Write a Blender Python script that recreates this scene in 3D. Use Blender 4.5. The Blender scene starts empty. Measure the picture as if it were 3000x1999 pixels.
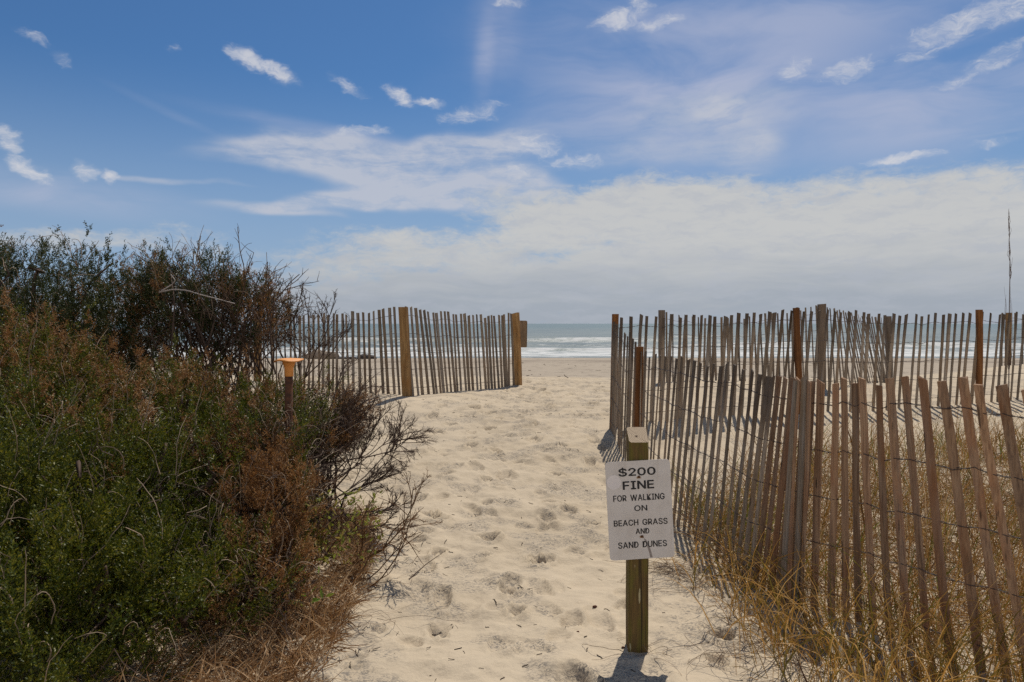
import bpy, math, random
import numpy as np
from mathutils import Vector

R = math.radians
random.seed(7)
rng = np.random.default_rng(11)
scene = bpy.context.scene
COL = scene.collection

# ------------------------------------------------------------------ camera, sky, sun, exposure
CAMZ = 4.0
FD = 1634.0            # focal length in pixels of a 2353-wide picture
CX, HY = 1176.5, 744.0  # principal column, horizon row
cam = bpy.data.objects.new('camera', bpy.data.cameras.new('camera'))
COL.objects.link(cam)
cam.location = (0, 0, CAMZ)
cam.rotation_euler = (R(90), 0, 0)
cam.data.sensor_width = 36.0
cam.data.lens = FD / 2353 * 36.0
cam.data.shift_y = -40.0 / 2353
cam.data.clip_start = 0.05
cam.data.clip_end = 60000
scene.camera = cam
scene.view_settings.view_transform = 'Standard'
scene.view_settings.look = 'None'
scene.view_settings.exposure = 0.0
scene.view_settings.gamma = 1.0
scene.cycles.use_denoising = False

SUN_EL, SUN_AZ = R(60), R(19)
sl = bpy.data.lights.new('sun', 'SUN')
sl.energy = 4.2
sl.angle = R(0.53)
sl.color = (1.0, 0.94, 0.84)
so = bpy.data.objects.new('sun', sl)
COL.objects.link(so)
sd = Vector((math.sin(SUN_AZ) * math.cos(SUN_EL), math.cos(SUN_AZ) * math.cos(SUN_EL), math.sin(SUN_EL)))
so.rotation_euler = sd.to_track_quat('Z', 'Y').to_euler()
so.location = sd * 50


class NT:
    """small helper for node trees"""
    def __init__(s, tree):
        s.t = tree
        s.n = tree.nodes
        s.l = tree.links

    def new(s, typ, **kw):
        n = s.n.new(typ)
        for k, v in kw.items():
            setattr(n, k, v)
        return n

    def put(s, sock, v):
        if v is None:
            return
        if hasattr(v, 'is_linked') or isinstance(v, bpy.types.NodeSocket):
            s.l.new(v, sock)
        else:
            sock.default_value = v

    def math(s, op, a, b=None, c=None, clamp=False):
        n = s.new('ShaderNodeMath', operation=op, use_clamp=clamp)
        s.put(n.inputs[0], a)
        s.put(n.inputs[1], b)
        s.put(n.inputs[2], c)
        return n.outputs[0]

    def vmath(s, op, a, b=None):
        n = s.new('ShaderNodeVectorMath', operation=op)
        s.put(n.inputs[0], a)
        s.put(n.inputs[1], b)
        return n.outputs['Value'] if op in ('LENGTH', 'DOT_PRODUCT', 'DISTANCE') else n.outputs[0]

    def smooth(s, v, lo, hi, o0=0.0, o1=1.0, typ='SMOOTHSTEP'):
        n = s.new('ShaderNodeMapRange', interpolation_type=typ)
        s.put(n.inputs[0], v)
        n.inputs[1].default_value = lo
        n.inputs[2].default_value = hi
        n.inputs[3].default_value = o0
        n.inputs[4].default_value = o1
        return n.outputs[0]

    def noise(s, vec, scale, detail=4.0, rough=0.5, dist=0.0, color=False):
        n = s.new('ShaderNodeTexNoise')
        s.put(n.inputs['Vector'], vec)
        n.inputs['Scale'].default_value = scale
        n.inputs['Detail'].default_value = detail
        n.inputs['Roughness'].default_value = rough
        n.inputs['Distortion'].default_value = dist
        return n.outputs['Color'] if color else n.outputs[0]

    def mapping(s, vec, loc=(0, 0, 0), rot=(0, 0, 0), sc=(1, 1, 1), typ='POINT'):
        n = s.new('ShaderNodeMapping', vector_type=typ)
        s.put(n.inputs[0], vec)
        n.inputs['Location'].default_value = loc
        n.inputs['Rotation'].default_value = rot
        n.inputs['Scale'].default_value = sc
        return n.outputs[0]

    def mix(s, f, a, b, blend='MIX'):
        n = s.new('ShaderNodeMix', data_type='RGBA', blend_type=blend)
        s.put(n.inputs[0], f)
        for i, v in ((6, a), (7, b)):
            if isinstance(v, tuple):
                v = (v[0], v[1], v[2], 1.0)
            s.put(n.inputs[i], v)
        return n.outputs[2]

    def ramp(s, f, stops, interp='LINEAR'):
        n = s.new('ShaderNodeValToRGB')
        n.color_ramp.interpolation = interp
        el = n.color_ramp.elements
        while len(el) < len(stops):
            el.new(0.5)
        for e, (p, c) in zip(el, stops):
            e.position = p
            e.color = (c[0], c[1], c[2], 1.0)
        s.put(n.inputs[0], f)
        return n.outputs[0]

    def comb(s, x, y, z):
        n = s.new('ShaderNodeCombineXYZ')
        s.put(n.inputs[0], x)
        s.put(n.inputs[1], y)
        s.put(n.inputs[2], z)
        return n.outputs[0]

    def sep(s, v):
        n = s.new('ShaderNodeSeparateXYZ')
        s.put(n.inputs[0], v)
        return n.outputs


def build_world():
    w = bpy.data.worlds.new('World')
    scene.world = w
    w.cycles.sampling_method = 'MANUAL'
    w.cycles.sample_map_resolution = 256
    w.use_nodes = True
    g = NT(w.node_tree)
    g.n.clear()
    sky = g.new('ShaderNodeTexSky', sky_type='NISHITA')
    sky.sun_disc = False
    sky.sun_elevation = SUN_EL
    sky.sun_rotation = SUN_AZ
    sky.air_density = 1.0
    sky.dust_density = 0.6
    sky.ozone_density = 1.6
    tc = g.new('ShaderNodeTexCoord')
    d = g.vmath('NORMALIZE', tc.outputs['Generated'])
    x, y, z = g.sep(d)
    az = g.math('ARCTAN2', x, y)
    el = g.math('ARCSINE', z)
    P = g.comb(az, el, 0.0)

    # wind-drawn warp of the cloud field
    wn = g.noise(g.mapping(P, sc=(5, 11, 1)), 1.0, 3, 0.55, color=True)
    wv = g.vmath('MULTIPLY', g.vmath('SUBTRACT', wn, (0.5, 0.5, 0.5)), (0.16, 0.06, 0.0))
    Pw = g.vmath('ADD', P, wv)
    wn2 = g.noise(g.mapping(P, loc=(3, 1, 0), sc=(30, 45, 1)), 1.0, 3, 0.6, color=True)
    wv2 = g.vmath('MULTIPLY', g.vmath('SUBTRACT', wn2, (0.5, 0.5, 0.5)), (0.035, 0.022, 0.0))
    Pp = g.vmath('ADD', P, wv2)

    def blob(xd, yd, rx, ry, rot, amp, vec):
        a = math.atan((xd - CX) / FD)
        e = math.atan((HY - yd) / FD * math.cos(a))
        k = math.cos(a) ** 1.6
        m = g.mapping(vec, loc=(a, e, 0), rot=(0, 0, R(rot)), sc=(rx / FD * k, ry / FD * k, 1), typ='TEXTURE')
        return g.smooth(g.vmath('LENGTH', m), 1.15, 0.1, 0.0, amp)

    def union(lst, vec, op='MAXIMUM'):
        acc = None
        for b in lst:
            v = blob(*b, vec)
            acc = v if acc is None else g.math(op, acc, v)
        return acc

    # (column, row, half width, half height, tilt, amount)
    puffs = [(575, 135, 70, 30, -17, 1.0), (630, 160, 85, 26, -22, 1.0), (800, 198, 62, 22, -26, .72), 
             (918, 222, 55, 26, -30, 1.0), (985, 238, 52, 18, -8, .92), 
             (1420, 45, 78, 34, 10, .80), (1515, 52, 90, 18, 3, .78), (1470, 15, 50, 30, -30, .66),
             (2072, 366, 125, 19, 2, 1.0), (15, 325, 52, 44, -50, .95), (62, 388, 90, 32, -25, 1.0), 
             (192, 394, 46, 28, -30, .85), (246, 402, 34, 18, -25, .85), (78, 92, 60, 18, -15, .55), 
             (142, 138, 34, 26, -30, .55), (395, 113, 28, 14, -10, .42),
             (2230, 45, 230, 52, 14, .82), (2340, 18, 140, 44, 15, .78), (1955, 160, 110, 36, 8, .70), (1830, 160, 62, 36, 25, .66), 
             (2310, 120, 150, 26, 18, .66), (2250, 165, 160, 20, 16, .58), (2110, 130, 110, 24, 10, .52), (1225, 335, 110, 44, 0, .72), (1310, 372, 110, 30, 0, .66), (1190, 390, 60, 34, 0, .6),
             (1090, 262, 110, 30, 12, .72), (1165, 2, 70, 14, 0, .62), (830, 302, 90, 16, 2, .72), (2290, 325, 110, 14, 8, .42)]
    cirrus = [(620, 345, 230, 34, -3, .55), (560, 365, 200, 26, -3, .5), (800, 350, 330, 62, -5, .85), (960, 390, 330, 78, -6, .8), (1120, 326, 230, 58, 8, .85), (1020, 440, 330, 60, 2, .7),
              (620, 478, 150, 26, 6, .70), (760, 465, 190, 34, 6, .75), (900, 452, 220, 36, 3, .8), (690, 498, 110, 14, 0, .5), (380, 408, 230, 13, 0, .55),
              (1560, 255, 300, 62, 6, .52), (1690, 225, 120, 50, -10, .45), (1720, 290, 190, 70, 10, .5), (1480, 345, 260, 50, 0, .5), (1740, 350, 90, 70, 40, .45), (1120, 420, 190, 80, 0, .8),
              (1000, 310, 60, 40, 30, .4), (2310, 322, 120, 12, 8, .3)]
    veil = [(1700, 100, 760, 190, 8, .42), (2250, 210, 460, 180, 12, .45), (1330, 60, 360, 100, 0, .16), (1145, 10, 75, 230, -6, .21), (1112, 140, 30, 130, -6, .22), 
            (700, 290, 330, 22, -6, .22), (120, 440, 420, 70, -4, .36), (1650, 290, 520, 150, 0, .42), (380, 255, 160, 14, -20, .12)]
    sheet = [(2250, 540, 800, 150, 0, 1.0), (1800, 520, 620, 138, 0, 1.0), (1480, 490, 330, 106, 6, .9), (1250, 520, 250, 70, 10, .6), (1180, 470, 200, 70, 0, .5),
             (1650, 640, 1000, 90, 0, .8), (960, 588, 430, 58, 4, .85), (1000, 690, 700, 52, 0, .45), (1500, 450, 260, 70, 0, .5), (2200, 420, 300, 40, 0, .4), (1900, 420, 260, 40, 0, .4),
             (150, 555, 560, 40, -2, .62), (420, 540, 200, 30, 0, .3), (880, 545, 240, 34, 3, .55)]

    F1 = union(puffs, Pp)
    n1 = g.noise(g.mapping(Pp, rot=(0, 0, R(12)), sc=(30, 66, 1)), 1.0, 5, 0.72, 0.5)
    m1 = g.smooth(g.math('ADD', F1, g.math('MULTIPLY', g.math('SUBTRACT', n1, 0.5), 2.4)), 0.20, 1.35)
    m1 = g.math('MULTIPLY_ADD', g.math('MULTIPLY', m1, 0.74), g.smooth(F1, 0.0, 0.3), g.smooth(F1, 0.1, 1.0, 0.0, 0.22))

    F2 = g.math('MINIMUM', union(cirrus, Pw, 'ADD'), 1.25)
    n2 = g.noise(g.mapping(Pw, loc=(5, 2, 0), rot=(0, 0, R(6)), sc=(5, 30, 1)), 1.0, 5, 0.6, 0.6)
    n2b = g.noise(g.mapping(Pp, loc=(1, 7, 0), sc=(24, 70, 1)), 1.0, 4, 0.6)
    nn = g.math('MULTIPLY_ADD', n2b, 0.45, g.math('MULTIPLY', n2, 0.75))
    m2 = g.math('MULTIPLY', g.smooth(F2, 0.04, 1.0), g.smooth(nn, 0.38, 0.74, 0.28, 1.12), clamp=True)

    Fv = g.math('MINIMUM', union(veil, P, 'ADD'), 0.62)
    nv = g.noise(g.mapping(Pw, loc=(9, 2, 0), rot=(0, 0, R(-14)), sc=(4, 14, 1)), 1.0, 5, 0.55, 0.4)
    mv = g.math('MULTIPLY', Fv, g.smooth(nv, 0.28, 0.70, 0.25, 1.4))

    F3 = union(sheet, Pw, 'ADD')
    low = g.smooth(g.math('MULTIPLY_ADD', az, -0.08, el), 0.115, 0.04, 0.0, 1.05)
    F3 = g.math('MINIMUM', g.math('ADD', F3, low), 1.35)
    n3 = g.noise(g.mapping(Pw, loc=(2, 9, 0), sc=(9, 46, 1)), 1.0, 5, 0.62, 0.3)
    n3b = g.noise(g.mapping(Pp, loc=(8, 3, 0), sc=(34, 75, 1)), 1.0, 5, 0.68)
    nn3 = g.math('ADD', g.math('MULTIPLY', g.math('SUBTRACT', n3, 0.5), 1.0), g.math('MULTIPLY', g.math('SUBTRACT', n3b, 0.5), 1.5))
    m3 = g.smooth(g.math('ADD', F3, nn3), 0.05, 1.08)
    m3 = g.math('MULTIPLY', m3, g.smooth(F3, 0.0, 0.25))

    # made-up bright cloud behind the camera, out of view, added to fill the shade
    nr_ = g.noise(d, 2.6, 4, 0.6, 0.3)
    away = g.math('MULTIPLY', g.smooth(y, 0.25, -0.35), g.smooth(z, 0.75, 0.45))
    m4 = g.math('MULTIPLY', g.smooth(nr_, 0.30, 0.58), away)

    # clear air: Nishita, richer blue
    clear = g.mix(1.0, g.mix(1.0, sky.outputs[0], (0.1, 0.1, 0.1), 'MULTIPLY'), SKY_TINT, 'MULTIPLY')
    # low haze bank over the water
    haze = g.math('MULTIPLY', g.smooth(el, 0.34, 0.04), 0.72)
    clear = g.mix(haze, clear, (0.33, 0.435, 0.60))
    # cloud bodies: bright where high, greyer-blue where deep near the horizon
    shade = g.noise(g.mapping(Pw, loc=(4, 4, 0), sc=(6, 46, 1)), 1.0, 4, 0.6)
    sv = g.smooth(g.math('ADD', el, g.math('MULTIPLY', g.math('SUBTRACT', shade, 0.5), 0.10)), 0.015, 0.125)
    sheetcol = g.mix(sv, (0.365, 0.40, 0.452), (0.57, 0.57, 0.56))
    fleck = g.noise(g.mapping(Pp, loc=(7, 1, 0), sc=(16, 60, 1)), 1.0, 4, 0.65)
    sheetcol = g.mix(g.smooth(fleck, 0.42, 0.7, 0.0, 0.5), sheetcol, (0.44, 0.465, 0.52))
    c = g.mix(mv, clear, (0.50, 0.52, 0.64))
    c = g.mix(g.math('MULTIPLY', m2, 0.84), c, (0.52, 0.545, 0.62))
    c = g.mix(g.math('MULTIPLY', m3, 0.93), c, sheetcol)
    c = g.mix(g.math('MULTIPLY', m1, 0.86), c, (0.66, 0.66, 0.69))
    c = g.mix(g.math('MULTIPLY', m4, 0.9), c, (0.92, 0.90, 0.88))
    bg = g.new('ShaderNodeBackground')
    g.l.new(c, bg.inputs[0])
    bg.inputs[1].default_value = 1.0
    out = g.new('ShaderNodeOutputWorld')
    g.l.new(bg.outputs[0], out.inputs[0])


SKY_TINT = (0.31, 0.52, 0.73)
build_world()

# ------------------------------------------------------------------ mesh helpers


def P(xd, yd, z):
    """world point seen at column xd, row yd of the 2353-wide picture, z metres out"""
    return np.array(((xd - CX) / FD * z, z, CAMZ + (HY - yd) / FD * z))


def tag(o, label=None, cat=None, group=None, kind=None):
    if label: o['label'] = label
    if cat: o['category'] = cat
    if group: o['group'] = group
    if kind: o['kind'] = kind
    return o


def empty(name, loc):
    o = bpy.data.objects.new(name, None)
    COL.objects.link(o)
    o.location = loc
    o.empty_display_size = 0.1
    return o


def fast_mesh(name, V, F, mats=(), smooth=False, mi=None):
    V = np.asarray(V, dtype=np.float32)
    F = np.asarray(F, dtype=np.int32)
    k = F.shape[1]
    me = bpy.data.meshes.new(name)
    me.vertices.add(len(V))
    me.vertices.foreach_set('co', V.ravel())
    me.loops.add(F.size)
    me.loops.foreach_set('vertex_index', F.ravel())
    me.polygons.add(len(F))
    me.polygons.foreach_set('loop_start', np.arange(0, F.size, k, dtype=np.int32))
    for m in mats:
        me.materials.append(m)
    if mi is not None:
        me.polygons.foreach_set('material_index', np.asarray(mi, dtype=np.int32))
    me.polygons.foreach_set('use_smooth', np.full(len(F), smooth, dtype=bool))
    me.update(calc_edges=True)
    return me


def obj(name, V, F, mat, parent=None, smooth=False, origin=None, mi=None):
    """V in world coordinates; the object's origin is `origin` (default: its parent's, or zero)"""
    mats = mat if isinstance(mat, (list, tuple)) else (mat,)
    if origin is None:
        origin = np.array(parent.location) if parent else np.zeros(3)
    origin = np.asarray(origin, dtype=float)
    me = fast_mesh(name, np.asarray(V) - origin, F, mats, smooth, mi)
    o = bpy.data.objects.new(name, me)
    COL.objects.link(o)
    if parent:
        o.parent = parent
        base = np.zeros(3)
        p = parent
        while p:
            base = base + np.array(p.location)
            p = p.parent
        o.location = origin - base
    else:
        o.location = origin
    return o


def join(parts):
    Vs, Fs, n = [], [], 0
    for V, F in parts:
        Vs.append(V)
        Fs.append(np.asarray(F) + n)
        n += len(V)
    return np.concatenate(Vs), np.concatenate(Fs)


def unit(v):
    return v / np.maximum(np.linalg.norm(v, axis=-1, keepdims=True), 1e-9)


def tubes(L, rad, S=4):
    """L (M,K,3) centre lines, rad (M,K) radii -> quads"""
    L = np.asarray(L, dtype=float)
    M, K, _ = L.shape
    rad = np.broadcast_to(np.asarray(rad, dtype=float), (M, K))
    T = unit(np.gradient(L, axis=1))
    ref = np.zeros((M, 1, 3))
    ax = np.argmin(np.abs(L[:, -1] - L[:, 0]), axis=1)
    ref[np.arange(M), 0, ax] = 1
    A = unit(np.cross(T, np.broadcast_to(ref, T.shape)))
    B = np.cross(T, A)
    ang = np.arange(S) / S * 2 * np.pi
    ring = L[:, :, None] + rad[:, :, None, None] * (np.cos(ang)[:, None] * A[:, :, None] + np.sin(ang)[:, None] * B[:, :, None])
    V = ring.reshape(-1, 3)
    m, k, s = np.meshgrid(np.arange(M), np.arange(K - 1), np.arange(S), indexing='ij')
    i = lambda m, k, s: (m * K + k) * S + s % S
    F = np.stack([i(m, k, s), i(m, k, s + 1), i(m, k + 1, s + 1), i(m, k + 1, s)], -1).reshape(-1, 4)
    # close the last ring of every tube
    if S == 4:
        mm = np.arange(M)
        F = np.concatenate([F, np.stack([i(mm, K - 1, q) for q in range(4)], -1), np.stack([i(mm, 0, q) for q in (3, 2, 1, 0)], -1)])
    return V, F


def ribbons(L, wid, side):
    """flat blades: L (M,K,3), wid (M,K), side (M,3)"""
    M, K, _ = L.shape
    T = unit(np.gradient(L, axis=1))
    A = unit(np.cross(T, side[:, None, :]))
    off = A * wid[:, :, None] * 0.5
    V = np.stack([L - off, L + off], 2).reshape(-1, 3)
    m, k = np.meshgrid(np.arange(M), np.arange(K - 1), indexing='ij')
    b = (m * K + k) * 2
    F = np.stack([b, b + 1, b + 3, b + 2], -1).reshape(-1, 4)
    return V, F


def box(c, sx, sy, sz):
    c = np.asarray(c, float)
    v = np.array([(x, y, z) for z in (-.5, .5) for y in (-.5, .5) for x in (-.5, .5)]) * (sx, sy, sz) + c
    f = np.array([(0, 2, 3, 1), (4, 5, 7, 6), (0, 1, 5, 4), (2, 6, 7, 3), (0, 4, 6, 2), (1, 3, 7, 5)])
    return v, f


TAB = np.random.default_rng(5).random((257, 257))
TAB[256] = TAB[0]
TAB[:, 256] = TAB[:, 0]


def vn(x, y, f=1.0, seed=0):
    x = np.asarray(x, float) * f + 37.3 * seed + 1000
    y = np.asarray(y, float) * f + 91.7 * seed + 1000
    xi, yi = np.floor(x).astype(int), np.floor(y).astype(int)
    u, v = x - xi, y - yi
    u, v = u * u * (3 - 2 * u), v * v * (3 - 2 * v)
    xi, yi = xi % 256, yi % 256
    a, b, c, d = TAB[xi, yi], TAB[xi + 1, yi], TAB[xi, yi + 1], TAB[xi + 1, yi + 1]
    return (a * (1 - u) + b * u) * (1 - v) + (c * (1 - u) + d * u) * v


def fbm(x, y, f, o=4, seed=0, g=0.5):
    s, a, t = 0, 1.0, 0
    for i in range(o):
        s = s + a * vn(x, y, f * 2 ** i, seed + i)
        t += a
        a *= g
    return s / t


# ------------------------------------------------------------------ materials


def new_mat(name):
    m = bpy.data.materials.new(name)
    m.use_nodes = True
    g = NT(m.node_tree)
    g.n.clear()
    out = g.new('ShaderNodeOutputMaterial')
    return m, g, out


def principled(g, out, col, rough, spec=0.3, bump=None, bd=0.3, dist=0.01):
    b = g.new('ShaderNodeBsdfPrincipled')
    g.put(b.inputs['Base Color'], (col + (1,)) if isinstance(col, tuple) else col)
    g.put(b.inputs['Roughness'], rough)
    b.inputs['Specular IOR Level'].default_value = spec
    if bump is not None:
        bn = g.new('ShaderNodeBump')
        bn.inputs['Strength'].default_value = bd
        bn.inputs['Distance'].default_value = dist
        g.l.new(bump, bn.inputs['Height'])
        g.l.new(bn.outputs[0], b.inputs['Normal'])
    g.l.new(b.outputs[0], out.inputs[0])
    return b


def mat_sand():
    m, g, out = new_mat('sand')
    tc = g.new('ShaderNodeNewGeometry')
    p = tc.outputs['Position']
    big = g.noise(p, 0.9, 5, 0.55)
    col = g.mix(g.smooth(big, 0.35, 0.7), (0.475, 0.387, 0.275), (0.43, 0.347, 0.242))
    mid = g.noise(g.mapping(p, sc=(1, 0.6, 1)), 5.0, 6, 0.65)
    col = g.mix(g.smooth(mid, 0.52, 0.8, 0, 0.5), col, (0.30, 0.245, 0.18))
    # dark heavy-mineral streaks gathered in the hollows of the path
    hol = g.new('ShaderNodeAttribute', attribute_name='hollow').outputs['Fac']
    pn = g.math('ADD', g.noise(p, 3.0, 3, 0.55), g.math('MULTIPLY', hol, 0.17))
    patch = g.smooth(pn, 0.47, 0.60)
    st = g.noise(g.mapping(p, sc=(34, 70, 20)), 1.0, 5, 0.72, 1.8)
    _, py_, _ = g.sep(p)
    patch = g.math('MULTIPLY', patch, g.smooth(py_, 16, 12))
    col = g.mix(g.math('MULTIPLY', patch, g.smooth(st, 0.47, 0.58, 0, 0.85)), col, (0.12, 0.108, 0.098))
    # grains
    gr = g.noise(p, 420, 2, 0.7)
    col = g.mix(g.smooth(gr, 0.35, 0.75, 0, 0.14), col, (0.62, 0.53, 0.42))
    sp = g.noise(p, 160, 2, 0.5)
    col = g.mix(g.smooth(sp, 0.70, 0.76, 0, 0.55), col, (0.13, 0.10, 0.08))
    # damp and wet sand towards the water
    _, yy, _ = g.sep(p)
    wob = g.math('ADD', yy, g.math('MULTIPLY', g.math('SUBTRACT', g.noise(g.mapping(p, sc=(0.03, 0.0, 0)), 1.0, 3), 0.5), 10))
    far = g.smooth(yy, 14, 32)
    col = g.mix(g.math('MULTIPLY', far, 0.7), col, (0.30, 0.252, 0.198))
    stripes = g.noise(g.mapping(p, sc=(0.12, 0.8, 1)), 1.0, 6, 0.65)
    col = g.mix(g.math('MULTIPLY', far, g.smooth(stripes, 0.5, 0.75, 0, 0.5)), col, (0.21, 0.165, 0.125))
    fl = g.noise(g.mapping(p, sc=(0.9, 1.9, 1)), 1.0, 5, 0.75)
    col = g.mix(g.math('MULTIPLY', far, g.smooth(fl, 0.56, 0.63, 0, 0.75)), col, (0.10, 0.078, 0.06))
    wr = g.math('MULTIPLY', g.smooth(wob, 66, 71), g.smooth(wob, 77, 72))
    col = g.mix(g.math('MULTIPLY', wr, g.smooth(stripes, 0.42, 0.6, 0, 0.75)), col, (0.15, 0.115, 0.088))
    wet = g.smooth(wob, 78, 85)
    col = g.mix(g.math('MULTIPLY', wet, 0.75), col, (0.22, 0.17, 0.13))
    h = g.math('ADD', g.math('MULTIPLY', g.noise(p, 38, 4, 0.55), 1.0), g.math('MULTIPLY', g.noise(p, 260, 2, 0.6), 0.14))
    principled(g, out, col, g.math('SUBTRACT', 0.95, g.math('MULTIPLY', wet, 0.6)), 0.12, h, 0.5, 0.014)
    return m


def mat_sea():
    m, g, out = new_mat('sea')
    p = g.new('ShaderNodeNewGeometry').outputs['Position']
    at = g.new('ShaderNodeAttribute', attribute_name='foam').outputs['Fac']
    n1 = g.noise(g.mapping(p, sc=(0.15, 0.30, 0.4)), 1.0, 8, 0.70, 0.6)
    n2 = g.noise(g.mapping(p, sc=(0.5, 1.6, 1)), 1.0, 5, 0.65)
    f = g.math('ADD', at, g.math('ADD', g.math('MULTIPLY', g.math('SUBTRACT', n1, 0.5), 1.9), g.math('MULTIPLY', g.math('SUBTRACT', n2, 0.5), 0.8)))
    foam = g.smooth(f, 0.34, 0.70)
    _, yy, _ = g.sep(p)
    tint = g.smooth(yy, 90, 900)
    wc = g.mix(tint, (0.155, 0.18, 0.165), (0.10, 0.150, 0.150))
    pat = g.noise(g.mapping(p, sc=(0.035, 0.11, 0.1)), 1.0, 6, 0.65)
    wc = g.mix(g.smooth(pat, 0.42, 0.7, 0, 0.6), wc, (0.035, 0.065, 0.08))
    col = g.mix(foam, wc, (0.52, 0.52, 0.50))
    h = g.math('ADD', g.noise(g.mapping(p, sc=(0.35, 0.9, 1)), 1.0, 6, 0.6), g.math('MULTIPLY', g.noise(p, 2.0, 4, 0.6), 0.3))
    principled(g, out, col, g.smooth(foam, 0, 1, 0.42, 0.9, 'LINEAR'), 0.28, h, 0.45, 0.5)
    return m


def mat_wood(name, c1, c2, c3, vs=1.0, rough=0.85, tips=0.0, silver=0.0):
    """weathered timber: grain along local Z, each object its own shade"""
    m, g, out = new_mat(name)
    tc = g.new('ShaderNodeTexCoord')
    oi = g.new('ShaderNodeObjectInfo')
    r = oi.outputs['Random']
    off = g.comb(g.math('MULTIPLY', r, 31.0), g.math('MULTIPLY', r, 17.0), g.math('MULTIPLY', r, 9.0))
    p = g.vmath('ADD', tc.outputs['Object'], off)
    grain = g.noise(g.mapping(p, sc=(90 * vs, 90 * vs, 3)), 1.0, 5, 0.65, 0.3)
    blot = g.noise(g.mapping(p, sc=(9, 9, 4)), 1.0, 4, 0.6)
    col = g.mix(g.smooth(grain, 0.36, 0.64), c1, c2)
    col = g.mix(g.smooth(blot, 0.45, 0.75, 0, 0.8), col, c3)
    shade = g.math('ADD', 0.66, g.math('MULTIPLY', g.math('FRACT', g.math('MULTIPLY', r, 7.31)), 0.66))
    col = g.mix(1.0, col, g.comb(shade, shade, shade), 'MULTIPLY')
    warm = g.math('FRACT', g.math('MULTIPLY', r, 13.7))
    col = g.mix(g.smooth(warm, 0.6, 1.0, 0, 0.45), col, c3)
    if silver:
        sil = g.math('FRACT', g.math('MULTIPLY', r, 23.9))
        worn = g.noise(g.mapping(p, loc=(2, 8, 4), sc=(30, 30, 2.2)), 1.0, 4, 0.6)
        amt = g.math('MULTIPLY', g.smooth(sil, 0.35, 1.0, 0.1, silver), g.smooth(worn, 0.38, 0.66))
        col = g.mix(amt, col, (0.30, 0.275, 0.25))
    kn = g.new('ShaderNodeTexVoronoi')
    g.put(kn.inputs['Vector'], g.mapping(p, sc=(14, 14, 2.2)))
    kn.inputs['Scale'].default_value = 1.0
    col = g.mix(g.smooth(kn.outputs['Distance'], 0.10, 0.04, 0, 0.75), col, (0.03, 0.02, 0.014))
    crack = g.noise(g.mapping(p, loc=(5, 3, 1), sc=(70 * vs, 70 * vs, 1.1)), 1.0, 3, 0.5)
    col = g.mix(g.smooth(crack, 0.66, 0.72, 0, 0.7), col, (0.035, 0.026, 0.02))
    if tips:
        _, _, hz = g.sep(tc.outputs['Object'])
        edge = g.math('ADD', hz, g.math('MULTIPLY', g.math('SUBTRACT', blot, 0.5), 0.5))
        col = g.mix(g.smooth(edge, 0.85, 1.15, 0, tips), col, (0.045, 0.032, 0.025))
    principled(g, out, col, rough, 0.2, grain, 0.4, 0.003)
    return m


def mat_leaf(name, cols, trans=0.35, rough=0.55, pos=None, sat=None):
    """leaf: every island its own shade, clumps differ; light passes through"""
    m, g, out = new_mat(name)
    ge = g.new('ShaderNodeNewGeometry')
    r = ge.outputs['Random Per Island']
    n = g.noise(ge.outputs['Position'], 2.6, 3, 0.6)
    f = g.math('ADD', g.math('MULTIPLY', r, 0.62), g.math('MULTIPLY', n, 0.46), clamp=True)
    k = len(cols)
    col = g.ramp(f, [(0.12 + 0.76 * i / (k - 1), c) for i, c in enumerate(cols)])
    d = g.new('ShaderNodeBsdfPrincipled')
    g.l.new(col, d.inputs['Base Color'])
    d.inputs['Roughness'].default_value = rough
    d.inputs['Specular IOR Level'].default_value = 0.35
    t = g.new('ShaderNodeBsdfTranslucent')
    g.l.new(col, t.inputs[0])
    mx = g.new('ShaderNodeMixShader')
    mx.inputs[0].default_value = trans
    g.l.new(d.outputs[0], mx.inputs[1])
    g.l.new(t.outputs[0], mx.inputs[2])
    g.l.new(mx.outputs[0], out.inputs[0])
    return m


def mat_plain(name, col, rough=0.8, spec=0.2, var=0.25, scale=20, dark=None, bump=0.2):
    m, g, out = new_mat(name)
    tc = g.new('ShaderNodeTexCoord')
    n = g.noise(tc.outputs['Object'], scale, 5, 0.6)
    dk = dark or tuple(c * (1 - var) for c in col)
    c = g.mix(g.smooth(n, 0.3, 0.7), col, dk)
    principled(g, out, c, rough, spec, n, bump, 0.004)
    return m


M_SAND = mat_sand()
M_SEA = mat_sea()
M_PICKET = mat_wood('weathered_picket', (0.31, 0.245, 0.18), (0.155, 0.118, 0.083), (0.22, 0.14, 0.078), tips=0.65, silver=0.5)
M_PICKET_NEAR = mat_wood('reddish_picket', (0.35, 0.220, 0.130), (0.18, 0.102, 0.058), (0.28, 0.130, 0.062), silver=0.2)
M_PICKET_LEFT = mat_wood('grey_picket', (0.25, 0.195, 0.14), (0.12, 0.092, 0.065), (0.18, 0.115, 0.066), silver=0.6)
M_RUSTPOST = mat_wood('rusty_stained_post', (0.27, 0.115, 0.038), (0.18, 0.070, 0.022), (0.13, 0.055, 0.022), 0.6)
M_POST = mat_wood('yellow_brown_post', (0.33, 0.20, 0.085), (0.19, 0.105, 0.042), (0.25, 0.12, 0.035), 0.5)
M_GREYPOST = mat_wood('grey_post', (0.21, 0.165, 0.13), (0.13, 0.10, 0.075), (0.17, 0.12, 0.08), 0.5)
M_WIRE = mat_plain('rusty_wire', (0.075, 0.055, 0.045), 0.55, 0.4, 0.4, 60)

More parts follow.
